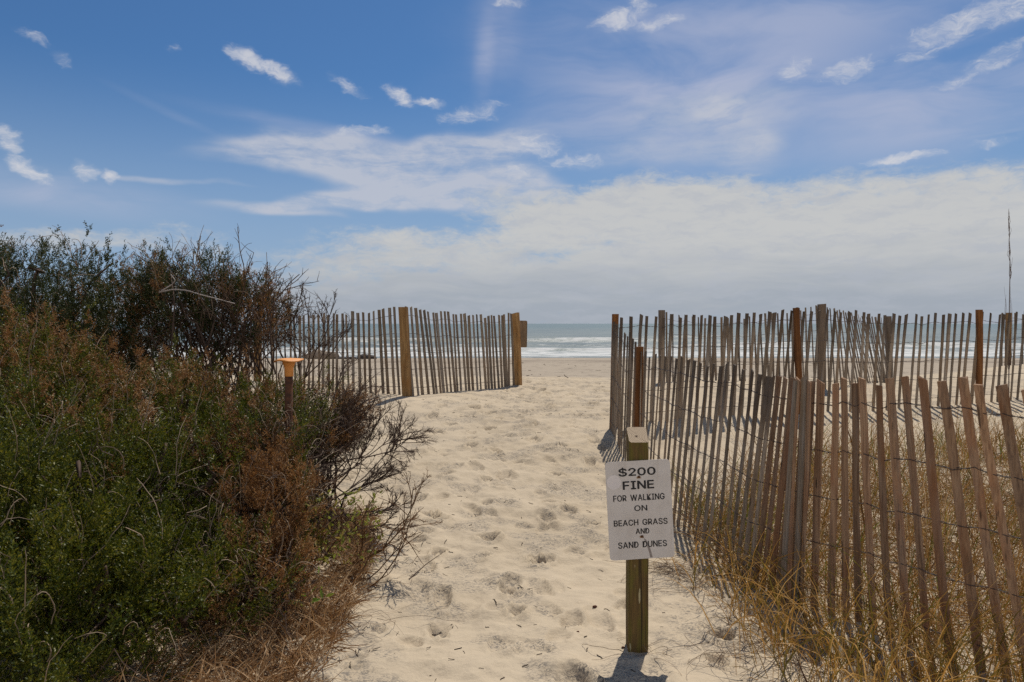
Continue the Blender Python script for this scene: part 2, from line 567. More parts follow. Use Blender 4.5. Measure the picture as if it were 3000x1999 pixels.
# ------------------------------------------------------------------ fence layout (column,row at foot; column,row at top; metres out; pickets to the next)
FENCE_R1 = [(1401, 985, 1409, 738, 7.7, 10), (1437, 1058, 1447, 775, 6.75, 5), (1475, 1112, 1484, 812, 6.3, 7), (1535, 1190, 1568, 825, 5.28, 5),
            (1600, 1245, 1640, 840, 4.76, 6), (1692, 1332, 1748, 862, 4.15, 5), (1768, 1378, 1820, 872, 3.86, 4), (1806, 1392, 1846, 873, 3.77, 2),
            (1878, 1406, 1890, 878, 3.68, 3), (1975, 1434, 1962, 878, 3.50, 3), (2088, 1471, 2043, 873, 3.26, 2), (2188, 1508, 2120, 871, 3.05, 2),
            (2313, 1550, 2207, 880, 2.90, 2), (2430, 1590, 2298, 885, 2.76, 2), (2550, 1640, 2388, 893, 2.62, 2), (2680, 1695, 2478, 900, 2.5, 2), (2820, 1750, 2570, 905, 2.38, 0)]
FENCE_R2 = [(1407, 982, 1413, 728, 7.8, 5), (1497, 966, 1507, 728, 8.05, 11), (1684, 955, 1700, 723, 8.3, 8), (1812, 946, 1832, 712, 8.45, 10),
            (1986, 941, 2000, 721, 8.8, 9), (2134, 933, 2150, 724, 9.15, 13), (2337, 918, 2353, 718, 9.6, 9), (2485, 910, 2500, 716, 9.9, 8), (2630, 905, 2645, 716, 10.2, 0)]
FENCE_R3 = [(1532, 876, 1533, 718, 12.2, 6), (1620, 877, 1618, 732, 13.2, 6), (1700, 877, 1697, 730, 13.0, 7), (1792, 881, 1788, 720, 12.0, 8), (1884, 892, 1876, 704, 10.5, 0)]
FENCE_R3B = [(1906, 889, 1901, 704, 10.6, 5), (1966, 886, 1938, 716, 11.4, 8), (2012, 884, 1976, 729, 12.5, 11), (2046, 882, 2026, 730, 13.2, 0)]
FENCE_R3C = [(2303, 842, 2306, 720, 15.8, 4), (2360, 838, 2363, 722, 15.5, 6), (2450, 832, 2454, 722, 15.0, 0)]
FENCE_L = [(605, 878, 605, 718, 12.2, 8), (690, 890, 688, 725, 11.2, 8), (777, 899, 777, 722, 10.6, 6), (852, 905, 846, 716, 10.15, 5), (920, 907, 906, 708, 9.75, 0)]
FENCE_LB = [(949, 908, 935, 706, 9.65, 4), (995, 908, 974, 713, 10.0, 8), (1060, 901, 1048, 720, 10.75, 6), (1115, 893, 1105, 725, 11.2, 9), (1180, 885, 1174, 722, 11.8, 0)]


def stations(F):
    B = np.array([P(a, b, z) for a, b, c, d, z, n in F])
    T = np.array([P(c, d, z) for a, b, c, d, z, n in F])
    return B, T


# ------------------------------------------------------------------ the ground
ctrl = []
for F in (FENCE_R1, FENCE_R2, FENCE_R3, FENCE_R3B, FENCE_R3C, FENCE_L, FENCE_LB):
    ctrl += [tuple(b) for b in stations(F)[0]]
ctrl += [(0.56, 3.2, CAMZ - 1.45), (-0.3, 3.0, CAMZ - 1.46), (0.2, 2.0, CAMZ - 1.48), (-1.2, 3.2, CAMZ - 1.43), (0.0, 4.6, CAMZ - 1.44), (0.2, 6.2, CAMZ - 1.30),
         (0.2, 8.0, CAMZ - 1.13), (0.4, 10.0, CAMZ - 1.06), (0.8, 12.2, CAMZ - 1.03), (-1.2, 6.0, CAMZ - 1.30), (-1.5, 8.0, CAMZ - 1.12),
         (-2.5, 4.0, CAMZ - 1.35), (-4.0, 6.0, CAMZ - 1.1), (3.2, 4.6, CAMZ - 1.42), (3.0, 6.5, CAMZ - 1.30), (4.5, 7.2, CAMZ - 1.25), (3.2, 3.2, CAMZ - 1.45),
         (6.0, 12.0, CAMZ - 1.0), (9.0, 13.0, CAMZ - 0.90), (8.0, 11.0, CAMZ - 0.98), (3.0, 10.0, CAMZ - 1.06), (4.5, 5.2, CAMZ - 1.36)]
ctrl = np.array(ctrl)
PROF_Y = np.array([-3000, -20, 0, 3, 5, 7.7, 10, 13, 15, 19, 26, 40, 84, 120, 200, 500, 90000.])
PROF_Z = np.array([1.2, 1.9, 2.5, 2.54, 2.56, 2.82, 2.94, 2.98, 2.9, 2.1, 1.1, 0.66, 0.0, -0.8, -2.2, -3.5, -6.0])


def profile(y):
    return sum(np.interp(y + d, PROF_Y, PROF_Z) for d in (-0.9, -0.45, 0, 0.45, 0.9)) / 5


SIG = 1.15


def kern(ax, ay, bx, by):
    return np.exp(-((ax[:, None] - bx[None]) ** 2 + (ay[:, None] - by[None]) ** 2) / (2 * SIG ** 2))


_K = kern(ctrl[:, 0], ctrl[:, 1], ctrl[:, 0], ctrl[:, 1])
_W = np.linalg.solve(_K + 0.12 * np.eye(len(ctrl)), ctrl[:, 2] - profile(ctrl[:, 1]))


def ground_base(x, y):
    x, y = np.atleast_1d(np.asarray(x, float)), np.atleast_1d(np.asarray(y, float))
    sh = x.shape
    x, y = x.ravel(), y.ravel()
    z = profile(y)
    near = np.where((np.abs(x) < 18) & (y > -4) & (y < 22))[0]
    for i in range(0, len(near), 40000):
        s = near[i:i + 40000]
        z[s] += kern(x[s], y[s], ctrl[:, 0], ctrl[:, 1]) @ _W
    z += 0.05 * (fbm(x, y, 0.55, 3, 3) - 0.5) * np.clip(1.4 - np.abs(y - 5) / 40, 0, 1)
    z += (0.5 * (fbm(x, y, 0.03, 3, 9) - 0.5)) * np.clip((y - 15) / 20, 0, 1) * np.clip((84 - y) / 25, 0, 1)
    z += 0.10 * (fbm(x * 0.45, y, 0.75, 3, 19) - 0.5) * np.clip((y - 17) / 8, 0, 1) * np.clip((82 - y) / 20, 0, 1)
    return z.reshape(sh)


def path_x(y):
    return np.interp(y, [2, 4, 6, 8, 12, 16], [0.0, 0.02, 0.08, 0.2, 0.75, 1.0])


# trodden footprints: many shallow scuffs, some clear prints
fp = []
r2 = np.random.default_rng(21)
for i in range(3600):
    y = 2.2 + 11.5 * r2.random() ** 1.25
    halfw = np.interp(y, [2, 4, 7, 10, 13], [1.25, 1.05, 0.78, 0.62, 0.6])
    x = path_x(y) + r2.normal() * halfw * 0.62
    if i % 6:
        fp.append((x, y, r2.normal() * 0.8, 0.045 + 0.05 * r2.random(), 0.040 + 0.032 * r2.random(), 0.016 + 0.030 * r2.random()))
    else:
        fp.append((x, y, r2.normal() * 0.35, 0.115 + 0.035 * r2.random(), 0.046 + 0.016 * r2.random(), 0.028 + 0.032 * r2.random()))
fp = np.array(fp)


def footprints(x, y):
    x, y = np.asarray(x, float), np.asarray(y, float)
    o = np.argsort(y)
    ys = y[o]
    dz = np.zeros_like(x)
    for (fx, fy, a, ln, wd, dp) in fp:
        i0, i1 = np.searchsorted(ys, (fy - 0.28, fy + 0.28))
        s = o[i0:i1]
        s = s[np.abs(x[s] - fx) < 0.28]
        if not len(s):
            continue
        dx, dy = x[s] - fx, y[s] - fy
        u = dx * math.cos(a) - dy * math.sin(a)
        v = dx * math.sin(a) + dy * math.cos(a)
        wv = wd * (1 + 0.22 * np.clip(v / ln, -1, 1))
        q = np.sqrt((u / wv) ** 2 + (v / ln) ** 2) + 0.22 * (vn(x[s], y[s], 22.0, 5) - 0.5)
        q = np.maximum(q, 0)
        dent = -dp * np.clip(1.06 - q ** 4.2, 0, 1) * (1 - 0.35 * v / ln)
        rim = dp * 0.55 * np.exp(-((q - 1.2) / 0.19) ** 2)
        dz[s] = dz[s] * 0.72 + dent + rim
    return dz


def footprints_at(x, y):
    return footprints(np.asarray(x, float), np.asarray(y, float))


def ground(x, y, detail=True):
    x, y = np.atleast_1d(np.asarray(x, float)), np.atleast_1d(np.asarray(y, float))
    z = ground_base(x, y)
    if detail:
        k = np.clip(1 - (y - 13) / 4, 0, 1)
        z = z + k * 0.035 * (fbm(x, y, 3.2, 3, 14) - 0.5)
        w = np.exp(-((x - path_x(y)) / 1.1) ** 2) * k
        z = z + w * 0.065 * (fbm(x, y * 1.25, 6.0, 3, 23) - 0.5)
    return z


def build_ground():
    xs = np.concatenate([[-40000, -9000, -2500, -900, -400, -200, -110, -70, -45, -30], np.arange(-24, -8, 0.4), np.arange(-8, -1.7, 0.12), np.arange(-1.7, 2.3, 0.0145),
                         np.arange(2.3, 9, 0.10), np.arange(9, 24, 0.4), [30, 45, 70, 110, 200, 400, 900, 2500, 9000, 40000]])
    ys = [-3000., -600, -150, -40, -15, -6, -3, -1, 0, 0.8, 1.4, 1.8, 2.1]
    y = 2.25
    while y < 14.5:
        ys.append(y)
        y += 0.0125 + 0.0032 * (y - 2.2)
    while y < 90:
        ys.append(y)
        y += 0.10 + 0.008 * (y - 14)
    ys += [95, 100, 110, 130, 170, 250, 500, 1500, 6000, 40000]
    ys = np.array(ys)
    X, Y = np.meshgrid(xs, ys)
    x, y = X.ravel(), Y.ravel()
    Z = ground(x, y)
    s = np.where((np.abs(x) < 3.2) & (y > 2) & (y < 14.5))[0]
    dent = footprints(x[s], y[s])
    Z[s] += dent
    hollow = np.zeros(len(Z), dtype=np.float32)
    hollow[s] = np.clip(-dent / 0.032, 0, 1)
    nx, ny = len(xs), len(ys)
    j, i = np.meshgrid(np.arange(ny - 1), np.arange(nx - 1), indexing='ij')
    a = (j * nx + i).ravel()
    F = np.stack([a, a + 1, a + nx + 1, a + nx], -1)
    o = obj('sand_ground', np.stack([x, y, Z], -1), F, M_SAND, smooth=True)
    at = o.data.attributes.new('hollow', 'FLOAT', 'POINT')
    at.data.foreach_set('value', hollow)
    tag(o, 'pale trodden beach sand with footprints running down to the surf', kind='structure')


build_ground()


def build_sea():
    ys = np.concatenate([np.arange(76, 125, 0.45), np.arange(125, 215, 0.8), np.geomspace(215, 50000, 230)])
    xs = np.concatenate([-np.geomspace(60000, 150, 40), np.arange(-146, 147, 1.3), np.geomspace(150, 60000, 40)])
    X, Y = np.meshgrid(xs, ys)
    x, y = X.ravel(), Y.ravel()
    warp = 9 * (fbm(x, y * 0.3, 0.018, 3, 2) - 0.5) + 2.5 * (fbm(x, y, 0.09, 2, 6) - 0.5)
    yw = y + warp
    z = np.zeros_like(x)
    foam = np.full_like(x, -0.35)

    def ridge(y0, width, h, amp_seed, steep=0.35):
        a = 0.35 + 1.1 * np.clip(fbm(x + amp_seed * 57, y * 0, 0.03, 3, amp_seed) - 0.28, 0, 1)
        d = yw - y0
        front = np.exp(-(d / (width * steep)) ** 2) * (d < 0) + np.exp(-(d / width) ** 2) * (d >= 0)
        return a * h * front, a, d
    for y0, wd, h, sd_ in ((104, 2.6, 0.55, 31), (124, 3.6, 0.95, 32), (152, 5.5, 1.15, 33), (192, 9, 1.0, 34), (250, 14, 0.85, 35)):
        r, a, d = ridge(y0, wd, h, sd_)
        z += r
        if y0 < 170:
            foam = np.maximum(foam, np.where(d < wd * 0.2, (0.75 if y0 < 140 else 0.55) * np.exp(-np.clip(-d, 0, 99) / (11 if y0 < 140 else 7)) * (a * 1.1), -0.35))
    # the run-up: thin white sheet with a lacy edge
    foam = np.maximum(foam, 0.62 * np.exp(-np.clip(y - 98, 0, 99) / 40.0) * (y > 86))
    foam = np.where(y < 160, np.maximum(foam, 0.30 * np.clip((168 - yw) / 40, 0, 1)), foam)
    foam = np.maximum(foam, 0.55 * np.exp(-((y + warp * 0.35 - 88) / 3.0) ** 2))
    far = np.clip((y - 150) / 120, 0, 1)
    z += far * (0.35 * (fbm(x, y * 2.2, 0.035, 4, 41) - 0.5) + 0.5 * np.sin(yw / 6.5 + 5 * fbm(x, y, 0.01, 2, 44)) * np.clip((900 - y) / 900, 0, 1) * 0.4)
    z += 0.10 * (fbm(x, y * 2, 0.5, 3, 51) - 0.5) * np.clip((y - 88) / 10, 0, 1)
    z += 0.02
    nx, ny = len(xs), len(ys)
    j, i = np.meshgrid(np.arange(ny - 1), np.arange(nx - 1), indexing='ij')
    a = (j * nx + i).ravel()
    F = np.stack([a, a + 1, a + nx + 1, a + nx], -1)
    o = obj('sea', np.stack([x, y, z], -1), F, M_SEA, smooth=True)
    at = o.data.attributes.new('foam', 'FLOAT', 'POINT')
    at.data.foreach_set('value', foam.astype(np.float32))
    tag(o, 'grey green sea with white breaking surf', kind='structure')


build_sea()

# ------------------------------------------------------------------ fences


def picket(B, T, tang, mat, parent, width=0.038, thick=0.010, wob=0.006, yaw=0.0, bury=0.05):
    K = 7
    ax = unit(T - B)
    w = np.array([tang[0], tang[1], 0.0])
    c, s = math.cos(yaw), math.sin(yaw)
    w = np.array([w[0] * c - w[1] * s, w[0] * s + w[1] * c, 0])
    w = unit(w - ax * np.dot(w, ax))
    n = np.cross(ax, w)
    B = B - ax * bury
    L = np.linalg.norm(T - B)
    bx, by = rng.normal() * wob, rng.normal() * wob
    px, py = rng.random(2) * 6.28
    rows = []
    wtop = 1 + 0.12 * rng.normal()
    for k in range(K):
        t = k / (K - 1)
        c0 = B + ax * L * t + w * (bx * math.sin(2.8 * t + px) + 0.0015 * rng.normal()) + n * (by * math.sin(2.2 * t + py))
        hw = width / 2 * (1 + (wtop - 1) * t) * (1 + 0.04 * rng.normal())
        hn = thick / 2
        for (a, b) in ((-1, -1), (1, -1), (1, 1), (-1, 1)):
            rows.append(c0 + w * hw * a + n * hn * b)
    V = np.array(rows)
    V[-4:] += ax * (rng.normal(size=(4, 1)) * 0.002 + np.array([[-1], [1], [1], [-1]]) * rng.normal() * 0.004)
    F = []
    for k in range(K - 1):
        for q in range(4):
            a = k * 4 + q
            b = k * 4 + (q + 1) % 4
            F.append((a, b, b + 4, a + 4))
    F.append((3, 2, 1, 0))
    e = (K - 1) * 4
    F.append((e, e + 1, e + 2, e + 3))
    # origin at the foot, so the grain runs along local Z
    return obj('picket', V, np.array(F), mat, parent, origin=B), n


def run_points(F):
    B, T = stations(F)
    bs, ts = [], []
    for i, st in enumerate(F[:-1]):
        for k in range(st[5]):
            t = k / st[5]
            bs.append(B[i] * (1 - t) + B[i + 1] * t)
            ts.append(T[i] * (1 - t) + T[i + 1] * t)
    bs.append(B[-1])
    ts.append(T[-1])
    return np.array(bs), np.array(ts)


def sand_fence(parent, runs, mat, jx=0.012, jz=0.014, lean=0.010, near_from=None, near_mat=None, yawj=0.16, width=0.038, near_width=0.034):
    for run in runs:
        bs, ts = run_points(run)
        n = len(bs)
        tg = np.gradient(bs[:, :2], axis=0) if n > 2 else np.repeat((bs[-1] - bs[0])[None, :2], n, 0)
        tg = tg / np.linalg.norm(tg, axis=1, keepdims=True)
        fr, to, nr = [], [], []
        for i in range(n):
            j = rng.normal() * jx
            b, t = bs[i].copy(), ts[i].copy()
            b[:2] += tg[i] * (j + rng.normal() * lean)
            t[:2] += tg[i] * (j + rng.normal() * lean)
            t[2] += rng.normal() * jz
            gz = float(ground(b[0], b[1])[0])
            b = b + (t - b) * ((gz - b[2]) / (t[2] - b[2])) if gz < b[2] + 0.3 else b
            m = near_mat if near_from is not None and i >= near_from else mat
            wd_ = near_width if near_from is not None and i >= near_from else width
            _, nn = picket(b, t, tg[i], m, parent, yaw=rng.normal() * yawj, width=wd_ * (1 + 0.07 * rng.normal()))
            fr.append(b)
            to.append(t)
            nr.append(nn)
        fr, to, nr = np.array(fr), np.array(to), np.array(nr)
        for frac in (0.09, 0.30, 0.50, 0.70, 0.905):
            c = fr + (to - fr) * frac
            strands = []
            for sgn in (1, -1):
                pts = []
                for i in range(n):
                    pts.append(c[i] + nr[i] * 0.0072 * sgn + (0, 0, rng.normal() * 0.003))
                    if i < n - 1:
                        d = c[i + 1] - c[i]
                        sag = -0.004 * rng.random()
                        pts.append(c[i] + d * 0.3 + nr[i] * 0.001 * sgn + np.array((0, 0, 0.0022 * sgn + sag * 0.7)))
                        pts.append(c[i] + d * 0.5 - nr[i] * 0.0022 * sgn + np.array((0, 0, sag)))
                        pts.append(c[i] + d * 0.7 + nr[i] * 0.001 * sgn + np.array((0, 0, -0.0022 * sgn + sag * 0.7)))
                strands.append(pts)
            V, Fq = tubes(np.array(strands), 0.0018, 4)
            obj('wire', V, Fq, M_WIRE, parent)


def post(parent, xd, ytop, z, w, d, mat, name='post', lean=(0, 0), xb=None, rot=0.0, chamfer=0.0):
    t = P(xd, ytop, z)
    b = P(xb if xb is not None else xd, ytop, z)
    b[2] = float(ground(b[0], b[1])[0])
    b = b + (b - t) / np.linalg.norm(b - t) * 0.3
    K, rows = 6, []
    c, s = math.cos(rot), math.sin(rot)
    for k in range(K):
        f = k / (K - 1)
        c0 = b * (1 - f) + t * f + np.array((rng.normal() * 0.002, rng.normal() * 0.002, 0))
        ch = 0.28
        for (px, py) in ((-1, -1 + ch), (-1 + ch, -1), (1 - ch, -1), (1, -1 + ch), (1, 1 - ch), (1 - ch, 1), (-1 + ch, 1), (-1, 1 - ch)):
            lx, ly = px * w / 2, py * d / 2
            rows.append(c0 + np.array((lx * c - ly * s, lx * s + ly * c, (chamfer * px if k == K - 1 else 0))))
    V = np.array(rows)
    F = []
    for k in range(K - 1):
        for q in range(8):
            a, e = k * 8 + q, k * 8 + (q + 1) % 8
            F.append((a, e, e + 8, a + 8))
    e = (K - 1) * 8
    F += [(e, e + 1, e + 2, e + 7), (e + 2, e + 3, e + 6, e + 7), (e + 3, e + 4, e + 5, e + 6)]
    return obj(name, V, np.array(F), mat, parent, origin=b)


def fence_root(xd, yd, z, label):
    p = P(xd, yd, z)
    o = empty('sand_fence', (p[0], p[1], float(ground(p[0], p[1])[0])))
    return tag(o, label, 'fence', 'wire bound picket fences around the dunes')


f1 = fence_root(1700, 1300, 4.5, 'nearest picket fence curving beside the path behind the white sign into tall grass')
sand_fence(f1, [FENCE_R1], M_PICKET, near_from=36, near_mat=M_PICKET_NEAR, jx=0.005, lean=0.007, yawj=0.07, width=0.031)
post(f1, 1470, 797, 6.42, 0.062, 0.062, M_RUSTPOST, xb=1462)
# the overlapping ends of two rolls, pickets packed together
for k in range(4):
    t = k / 3
    b = P(1796 + 40 * t, 1388, 3.72 - 0.02 * k)
    tp = P(1828 + 30 * t, 874 + 3 * rng.normal(), 3.70 - 0.02 * k)
    b[2] = float(ground(b[0], b[1])[0])
    picket(b, tp, (0.5, -0.86), M_PICKET_NEAR if k % 2 else M_PICKET_LEFT, f1, yaw=rng.normal() * 0.35, width=0.032)

f2 = fence_root(1900, 946, 8.6, 'middle picket fence running right from the corner post across the sand')
sand_fence(f2, [FENCE_R2], M_PICKET, yawj=0.12)
post(f2, 1414, 722, 7.78, 0.068, 0.068, M_RUSTPOST, xb=1409)
post(f2, 1829, 708, 8.42, 0.066, 0.066, M_RUSTPOST, xb=1838)
post(f2, 2250, 712, 9.36, 0.068, 0.068, M_RUSTPOST, xb=2250)

f3 = fence_root(1800, 882, 12.0, 'farther picket fence with a zigzag bend seen behind the middle fence')
sand_fence(f3, [FENCE_R3, FENCE_R3B], M_PICKET_LEFT)
post(f3, 1520, 713, 12.1, 0.10, 0.10, M_GREYPOST, xb=1521)
post(f3, 1888, 699, 10.5, 0.10, 0.10, M_GREYPOST, xb=1888, chamfer=0.004)
post(f3, 2041, 727, 13.3, 0.10, 0.10, M_GREYPOST, xb=2044)

f4 = fence_root(2360, 838, 15.5, 'short stretch of picket fence far off at the right edge beside the tall reed')
sand_fence(f4, [FENCE_R3C], M_PICKET_LEFT)
post(f4, 2318, 719, 15.6, 0.10, 0.10, M_POST, xb=2316)

f5 = fence_root(930, 910, 9.7, 'picket fence on the left of the gap with two stout yellow brown posts')
sand_fence(f5, [FENCE_L, FENCE_LB], M_PICKET_LEFT, width=0.046, jx=0.008)
post(f5, 926, 706, 9.62, 0.115, 0.09, M_POST, xb=935, rot=-0.35)
post(f5, 1185, 720, 11.9, 0.105, 0.10, M_POST, xb=1192, rot=-0.5, chamfer=0.012)
post(f5, 592, 716, 12.4, 0.12, 0.10, M_POST, xb=592)

# ------------------------------------------------------------------ the sign boards


def board(w, h, rad, bend, name, mats, origin, rz, parent, thick=0.0022, yaw=0.0):
    """rounded plate; local x along the width, z up, front towards -y"""
    vs = np.concatenate([np.linspace(-1, -1 + 2 * rad / h, 7)[:-1], np.linspace(-1 + 2 * rad / h, 1 - 2 * rad / h, 12), np.linspace(1 - 2 * rad / h, 1, 7)[1:]])
    us = np.linspace(-1, 1, 15)
    V = []
    for side in (-1, 1):
        for v in vs:
            z = v * h / 2
            over = max(0, abs(z) - (h / 2 - rad))
            hw = w / 2 - (rad - math.sqrt(max(0, rad * rad - over * over)))
            for u in us:
                x = u * hw
                V.append((x, bend(x, z) + side * thick / 2, z))
    V = np.array(V)
    nu, nv = len(us), len(vs)
    F = []
    o2 = nu * nv
    for j in range(nv - 1):
        for i in range(nu - 1):
            a = j * nu + i
            F.append((a, a + 1, a + nu + 1, a + nu))
            F.append((o2 + a, o2 + a + nu, o2 + a + nu + 1, o2 + a + 1))
    for j in range(nv - 1):
        for i in (0, nu - 1):
            a = j * nu + i
            F.append((a, a + nu, o2 + a + nu, o2 + a) if i == 0 else (a, o2 + a, o2 + a + nu, a + nu))
    for i in range(nu - 1):
        for j in (0, nv - 1):
            a = j * nu + i
            F.append((a, o2 + a, o2 + a + 1, a + 1) if j == 0 else (a, a + 1, o2 + a + 1, o2 + a))
    return place(V, rz, yaw, origin), np.array(F)


def place(V, roll, yaw, origin):
    V = np.asarray(V, float)
    c, s = math.cos(roll), math.sin(roll)
    x = V[:, 0] * c - V[:, 2] * s
    z = V[:, 0] * s + V[:, 2] * c
    c, s = math.cos(yaw), math.sin(yaw)
    return np.stack([x * c - V[:, 1] * s, x * s + V[:, 1] * c, z], -1) + np.asarray(origin)


def text_mesh(body, w, h, cx, cz, front, bend, bold=0.0):
    """sign-writer's capitals from the outlines at the end of the helpers, w wide and h high"""
    pen, Vs, Fs, n = 0.0, [], [], 0
    for ch in body:
        if ch == ' ':
            pen += 330
            continue
        adv, v, t = GLYPHS[ch]
        v = np.array(v, float).reshape(-1, 2)
        v[:, 0] += pen - v[:, 0].min()
        Vs.append(v)
        Fs.append(np.array(t).reshape(-1, 3) + n)
        n += len(v)
        pen += v[:, 0].max() - pen + 95
    v, F = np.concatenate(Vs), np.concatenate(Fs)
    x = ((v[:, 0] - v[:, 0].min()) / np.ptp(v[:, 0]) - 0.5) * w + cx
    z = (v[:, 1] / GLYPH_CAP - 0.5) * h + cz
    out, k = [], 0
    for dx, dz in (((0, 0),) if not bold else ((-bold, 0), (bold, 0), (0, -bold * .7), (0, bold * .7))):
        y = np.array([bend(p, q) for p, q in zip(x, z)]) + front - k * 0.00004
        out.append((np.stack([x + dx, y, z + dz], -1), F))
        k += 1
    return join(out)


